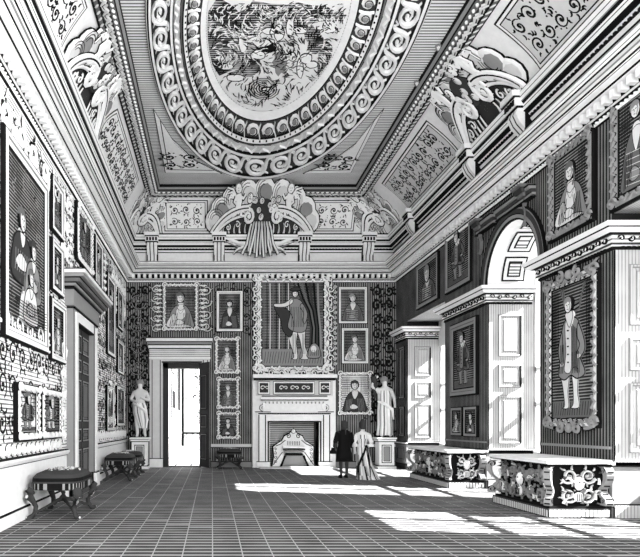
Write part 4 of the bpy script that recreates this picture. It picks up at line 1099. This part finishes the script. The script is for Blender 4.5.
# ================================================================= carved benches
def bench(label, yn, yf, xf, h=1.0):
    t = thing('carved_bench', label, 'bench', ((xf+XR)/2, (yn+yf)/2, 0), 'marble topped carved benches against the piers')
    xb = XR-.07
    g = MB(); g.m = ident
    vs = [(xf-.07, yn-.07), (xb, yn-.07), (xb, yf+.07), (xf-.07, yf+.07)]
    g.poly(vs, h-.07, h, W_); g.poly([(x+(.02 if x < xb else 0), y) for x, y in vs], h-.09, h-.07, K_)
    g.build('marble_top', t)
    g = MB(); g.poly([(xf+.1, yn+.1), (xb, yn+.1), (xb, yf-.1), (xf+.1, yf-.1)], .2, h-.09, 0); g.build('core', t, mats=[BLACK])
    g = MB()
    g.poly([(xf-.02, yn-.02), (xb, yn-.02), (xb, yf+.02), (xf-.02, yf+.02)], 0, .16, D_)
    L = yf-yn; n = int(L/.07)
    for i in range(n): y = yn+i*L/n; g.box(xf-.028, xf-.018, y, y+.035, .02, .14, 3)
    n = int((xb-xf)/.07)
    for i in range(n): x = xf+i*(xb-xf)/n; g.box(x, x+.055, yn-.03, yn-.018, .02, .14, 0)
    g.poly([(xf+.02, yn+.02), (xb, yn+.02), (xb, yf-.02), (xf+.02, yf-.02)], .16, .20, K_)
    g.build('plinth', t)
    # carving on the long front and the near end
    for m, u0, u1, nm in (((lambda u, v, n_: (xf+.1-n_, u, v)), yn+.12, yf-.12, 'front'), ((lambda u, v, n_: (u, yn+.1-n_, v)), xf+.14, xb-.1, 'end')):
        g = MB(m); fr = nm == 'front'
        rinceau(g, u0+.08, u1-.08, .22, h-.12, .36 if fr else .33, .01, .07, G_ if fr else P_, .045, .01, 3 if fr else 4, 5)
        R = random.Random(5)
        for i in range(int((u1-u0)*26)):
            u = R.uniform(u0+.05, u1-.05); v = R.uniform(.24, h-.14); leaf(g, u, v, R.uniform(.08, .16), R.uniform(0, 6.28), .04, .03, .06, (G_, M__, W_)[i % 3], .008, R.uniform(-1.2, 1.2))
        cc = (u0+u1)/2    # mask in the middle
        g.odome(cc, .60, .09, .13, .05, .10, W_, .015); g.odome(cc, .36, .10, .09, .05, .08, W_, .015)
        for sg in (-1, 1): g.dome(cc+sg*.035, .63, .018, .012, .14, .02, K_, 6)
        for q in range(-2, 3): g.rib([(cc+q*.03, .30), (cc+q*.035, .42)], .01, .125, .01, K_)
        g.build('carving', t)
    # scrolled corner trusses
    for (x, y, dx, dy) in ((xf+.05, yn+.05, -.6, -.6), (xf+.05, yf-.05, -.8, .5), (xb-.08, yn+.06, 0, -1)):
        g = MB(lambda u, v, n_: (x+dx*u+(-dy)*n_, y+dy*u+dx*n_, v))
        S1 = bez((.0, h-.12), (.22, h-.1), (.2, h-.42), (.02, h-.5), 8)+bez((.02, h-.5), (-.1, h-.6), (.22, .32), (.1, .22), 8)[1:]
        for z_, s_ in ((-.05, 1), ):
            N = len(S1); wd = [.10+.04*math.cos(i/(N-1)*2*PI) for i in range(N)]
            vs = []
            for i, (u, v) in enumerate(S1): vs += [(u+wd[i]/2, v, -.07), (u+wd[i]/2, v, .07), (u-wd[i]/2, v, .07), (u-wd[i]/2, v, -.07)]
            g.add(vs, [(4*i+j, 4*i+(j+1) % 4, 4*i+4+(j+1) % 4, 4*i+4+j) for i in range(N-1) for j in range(4)], G_)
            for j in (-.075, .075):
                g.add([(u, v, j) for u, v in []], [], 0)
        for zz in (h-.2, .3):
            for s_ in (-1, 1):
                pp = spiral(.10, zz, .075, 0, 1.3, 1, .2, 1, 12)
                vs = []
                for (u, v) in pp: vs += [(u-.012, v, s_*.078), (u+.012, v, s_*.078)]
                g.add(vs, [(2*i, 2*i+1, 2*i+3, 2*i+2) for i in range(len(pp)-1)], K_)
        for i in range(1, len(S1)-1, 2):
            u, v = S1[i]; g.box(u+wd[i]/2, u+wd[i]/2+.012, v-.012, v+.012, -.05, .05, K_)
        g.build('scroll_truss', t)
bench('nearer carved bench at right with marble top under full-length coat portrait', 10.55, 12.6, 5.92, 1.02)
bench('farther carved bench with marble top against the middle pier', 15.4, 18.35, 6.08, .98)

# ================================================================= statues
def pedestal(label, x, y, w, h):
    g = MB(); g.m = ident
    for z0, z1, e, k in ((0, .10, .06, 0), (.10, .13, .04, 1), (.13, h-.16, 0, 0), (h-.16, h-.13, .03, 1), (h-.13, h-.07, .05, 0), (h-.07, h-.05, .06, 1), (h-.05, h, .08, 0)):
        g.box(x-w/2-e, x+w/2+e, y-w/2-e, y+w/2+e, z0, z1, k)
    g.m = lambda u, v, n: (x+u, y-w/2-n, v)
    rim(g, -w*.34, w*.34, .22, h-.26, [(0, 0, 1), (.01, .02, 1), (.03, .02, 0), (.06, .02, 1), (.08, .0, 2)]); g.box(-w*.34+.08, w*.34-.08, .30, h-.34, 0, .006, G_)
    o = g.build('stone_pedestal'); tag(o, label, 'pedestal', 'pedestals in the far corners')
STONE = mat('statue_stone', .72)
def statue(label, x, y, z, s, pose, rot=0):
    t = thing('marble_statue', label, 'statue', (x, y, z), 'statues in the far corners')
    V = {'pel': ((0, 0, 1.0), .15), 'waist': ((.01, 0, 1.15), .125), 'chest': ((0, 0, 1.38), (.17, .13)), 'neck': ((0, 0, 1.55), .06), 'jaw': ((0, -.02, 1.63), .075), 'head': ((0, -.01, 1.73), .095),
         'hl': ((-.1, 0, .92), .12), 'kl': ((-.10, -.05, .5), .08), 'al': ((-.09, .03, .09), .05), 'tl': ((-.11, -.12, .04), .04),
         'hr': ((.1, 0, .92), .12), 'kr': ((.14, -.06, .52), .08), 'ar': ((.14, .06, .12), .05), 'tr': ((.18, -.06, .04), .04),
         'sl': ((-.2, 0, 1.43), .075), 'sr': ((.2, 0, 1.43), .075)}
    if pose == 'raised': V.update({'el': ((-.40, -.03, 1.55), .055), 'wl': ((-.30, -.04, 1.80), .042), 'fl': ((-.2, -.04, 1.86), .04), 'er': ((.30, 0, 1.18), .055), 'wr': ((.28, -.12, .98), .042), 'fr': ((.27, -.16, .9), .038)})
    else: V.update({'el': ((-.30, -.02, 1.2), .055), 'wl': ((-.12, -.2, 1.15), .042), 'fl': ((-.03, -.22, 1.2), .04), 'er': ((.28, .02, 1.18), .055), 'wr': ((.1, -.2, 1.25), .042), 'fr': ((.02, -.22, 1.3), .038)})
    E = [('pel', 'waist'), ('waist', 'chest'), ('chest', 'neck'), ('neck', 'jaw'), ('jaw', 'head'), ('pel', 'hl'), ('hl', 'kl'), ('kl', 'al'), ('al', 'tl'), ('pel', 'hr'), ('hr', 'kr'), ('kr', 'ar'), ('ar', 'tr'),
         ('chest', 'sl'), ('sl', 'el'), ('el', 'wl'), ('wl', 'fl'), ('chest', 'sr'), ('sr', 'er'), ('er', 'wr'), ('wr', 'fr')]
    V = {k: (tuple(c*s for c in p), tuple(q*s for q in r) if isinstance(r, tuple) else r*s) for k, (p, r) in V.items()}
    skin('body', V, E, 'pel', STONE, t)
    g = MB(); # hair
    g.loft([(0, .06*s, 1.66*s, .10*s, .07*s), (0, .05*s, 1.74*s, .115*s, .09*s), (0, .02*s, 1.82*s, .10*s, .09*s), (0, .02*s, 1.87*s, .03*s, .03*s)], G_, 10)
    o = g.build('hair'); o.parent = t
    g = MB()  # draped cloth from hip to ankle, fold shade painted as darker strips
    alt = lambda i, j: (W_ if i % 4 else K_) if i % 2 == 0 else W_
    if pose == 'raised': secs = [(0, 0, .07, .24, .18), (.01, 0, .4, .22, .17), (.0, 0, .8, .215, .17), (0, 0, 1.05, .19, .155), (0, 0, 1.3, .20, .15), (0, 0, 1.42, .17, .12)]
    else: secs = [(.09, 0, .3, .12, .13), (.05, 0, .55, .20, .17), (.0, 0, .8, .225, .18), (-.02, 0, 1.0, .21, .17), (-.05, 0, 1.1, .2, .16)]
    g.loft([(a*s, b*s, c*s, d_*s, e*s) for a, b, c, d_, e in secs], W_, 32, True, .05, 8, lambda i, j: G_ if i % 8 == 3 else (M__ if i % 16 == 6 else (P_ if i % 4 == 0 else W_)))
    o = g.build('drapery'); o.parent = t
    g = MB(); z_ = .45
    g.tube([(-.22*s, -.05*s, 1.1*s), (-.05*s, -.2*s, 1.02*s), (.18*s, -.17*s, .85*s), (.26*s, -.05*s, .55*s)], [.03*s, .05*s, .05*s, .02*s], W_, 7)
    if pose == 'raised': g.tube([(-.34*s, -.02*s, 1.85*s), (-.30*s, 0, 1.5*s), (-.28*s, .04*s, 1.2*s)], [.10*s, .08*s, .02*s], D_, 8)
    o = g.build('sash'); o.parent = t
    return t
xs, ys = (140-VX)/SB*.965, D-.75
pedestal('panelled stone pedestal in the far left corner', xs, ys, .55, 1.15)
statue('dark veiled-shadow statue with folded arms in the far left corner', xs, ys, 1.15, 1.16, 'folded')['label'] = 'statue with folded arms and hip drapery in far left corner'
xs2 = (385-VX)/SB*.965
pedestal('panelled stone pedestal in far right corner beside the pier', xs2, ys, .55, 1.15)
statue('robed statue with one raised arm in the far right corner', xs2, ys, 1.15, 1.22, 'raised')

# ================================================================= the couple
CLOTH = mat('black_coat_cloth', .02)
def human(label, x, y, h, rot, female):
    t = thing('person', label, 'person', (x, y, 0), 'couple strolling before the fireplace')
    s = h/1.75; t.rotation_euler = (0, 0, rot)
    arm = .06
    V = {'pel': ((0, 0, .95), .13), 'waist': ((0, 0, 1.1), .11), 'chest': ((0, 0, 1.32), (.16, .12)), 'neck': ((0, 0, 1.47), .055), 'jaw': ((0, .03, 1.55), .065), 'head': ((0, .01, 1.65), .085),
         'hl': ((-.09, 0, .88), .10), 'kl': ((-.10, .02, .48), .065), 'al': ((-.10, -.02, .08), .042), 'tl': ((-.11, .12, .035), .036),
         'hr': ((.09, 0, .88), .10), 'kr': ((.10, .05, .48), .065), 'ar': ((.11, .06, .08), .042), 'tr': ((.12, .20, .035), .036),
         'sl': ((-.19, 0, 1.38), .07), 'el': ((-.27, -.02, 1.12), .05), 'wl': ((-.26, .08, .9), .036), 'fl': ((-.26, .11, .82), .034),
         'sr': ((.19, 0, 1.38), .07), 'er': ((.26, .02, 1.14), .05), 'wr': ((.2, .18, 1.02), .036), 'fr': ((.15, .24, 1.02), .034)}
    for nm, bx_, sg in (('fl', (-.26, .11, .82), -1), ('fr', (.15, .24, 1.02), 1)):
        for q in range(4): V[nm+'f%d' % q] = ((bx_[0]+.018*(q-1.5), bx_[1]+.03, bx_[2]-.075+.006*abs(q-1.5)), .0095)
        V[nm+'t'] = ((bx_[0]-sg*.045, bx_[1]+.03, bx_[2]-.03), .011)
    E = [('pel', 'waist'), ('waist', 'chest'), ('chest', 'neck'), ('neck', 'jaw'), ('jaw', 'head'), ('pel', 'hl'), ('hl', 'kl'), ('kl', 'al'), ('al', 'tl'), ('pel', 'hr'), ('hr', 'kr'), ('kr', 'ar'), ('ar', 'tr'),
         ('chest', 'sl'), ('sl', 'el'), ('el', 'wl'), ('wl', 'fl'), ('chest', 'sr'), ('sr', 'er'), ('er', 'wr'), ('wr', 'fr')]
    for nm in ('fl', 'fr'):
        for q in range(4): E.append((nm, nm+'f%d' % q))
        E.append((nm, nm+'t'))
    V = {k: (tuple(c*s for c in p), tuple(q*s for q in r) if isinstance(r, tuple) else r*s) for k, (p, r) in V.items()}
    skin('body', V, E, 'pel', SKIN if female else mat('dark_stocking', .05), t)
    def L(name, secs, k, seg=20, fl=0, nf=8, alt=None, sm=True):
        g = MB(); g.loft([tuple(q*s for q in a) for a in secs], k, seg, True, fl, nf, alt); o = g.build(name, smooth=sm); o.parent = t; return o
    if not female:
        L('coat', [(0, -.02, .52, .27, .23), (0, -.01, .75, .235, .20), (0, 0, .98, .19, .155), (0, 0, 1.12, .18, .145), (0, 0, 1.30, .215, .16), (0, 0, 1.42, .19, .13), (0, 0, 1.49, .08, .075)], K_, 24, .035, 8)
        for sg in (-1, 1):
            g = MB(); g.tube([tuple(q*s for q in p) for p in ((sg*.19, 0, 1.39), (sg*.275, -.0, 1.12), (sg*.24, .13, .97))], [.085*s, .072*s, .07*s], K_, 10); o = g.build('sleeve'); o.parent = t
        L('hair', [(0, -.03, 1.50, .07, .07), (0, -.03, 1.58, .105, .10), (0, -.01, 1.68, .11, .11), (0, 0, 1.75, .08, .085), (0, 0, 1.775, .02, .02)], D_, 12, .04, 6)
        g = MB(); g.tube([(0, -.12*s, 1.56*s), (.0, -.15*s, 1.45*s), (0, -.15*s, 1.33*s)], [.03*s, .022*s, .012*s], D_, 7); o = g.build('pigtail'); o.parent = t
        g = MB(); g.loft([(-.31*s, .10*s, .74*s, .10*s, .13*s), (-.32*s, .10*s, .80*s, .115*s, .15*s), (-.32*s, .10*s, .86*s, .06*s, .08*s), (-.32*s, .10*s, .93*s, .05*s, .06*s)], K_, 12)
        o = g.build('tricorne_hat', smooth=True); tag(o, 'black hat held low in the standing man\'s left hand', 'hat'); o.location = (x, y, 0); o.rotation_euler = (0, 0, rot)
        for sg in (-1, 1):
            g = MB(); fx, fy = (.105*sg, .02 if sg < 0 else .1); g.loft([(fx*s, (fy+.03)*s, 0.0, .05*s, .14*s), (fx*s, (fy+.03)*s, .05*s, .048*s, .13*s), (fx*s, (fy-.02)*s, .10*s, .045*s, .06*s)], K_, 10); o = g.build('shoe'); o.parent = t
    else:
        alt = lambda i, j: K_ if ((i+j//2) % 5 == 0) else (G_ if (i+j) % 5 == 2 and j < 5 else (P_ if i % 3 else W_))
        L('gown', [(.18, -.22, .0, .36, .42), (.14, -.16, .12, .32, .36), (.07, -.10, .4, .25, .27), (.02, -.04, .75, .20, .20), (0, 0, .98, .17, .15), (0, 0, 1.08, .12, .11), (0, 0, 1.25, .165, .125), (0, 0, 1.38, .17, .11)], W_, 40, .05, 8, alt, False)
        for sg in (-1, 1):
            g = MB(); g.tube([tuple(q*s for q in p) for p in ((sg*.18, 0, 1.37), (sg*.265, 0, 1.14), (sg*.25, .07, 1.04))], [.075*s, .065*s, .09*s], W_, 10); o = g.build('sleeve'); o.parent = t
        L('hair', [(0, -.03, 1.55, .07, .07), (0, -.02, 1.64, .10, .10), (0, -.02, 1.76, .095, .1), (0, -.03, 1.85, .06, .07), (0, -.03, 1.88, .02, .02)], D_, 12, .05, 6)
        g = MB(); g.tube([tuple(q*s for q in p) for p in ((.02, 0, 1.86), (.08, -.08, 1.93), (.15, -.15, 1.87))], [.02*s, .035*s, .01*s], D_, 7); o = g.build('feather'); o.parent = t
        g = MB(); g.tube([tuple(q*s for q in p) for p in ((.13, -.1, 1.05), (.05, -.20, .8), (-.1, -.42, .4), (-.12, -.62, .08))], [.03*s, .04*s, .035*s, .01*s], K_, 7); g.tube([tuple(q*s for q in p) for p in ((.15, -.1, 1.0), (.22, -.25, .6), (.3, -.6, .1))], [.02*s, .03*s, .01*s], K_, 7); o = g.build('ribbon'); o.parent = t
    return t
human('man in black coat and pigtail seen from behind, hat in hand', 4.04, 18.35, 1.74, .12, False)
human('woman in pale striped gown with train, seen from behind', 4.60, 18.3, 1.68, -.35, True)
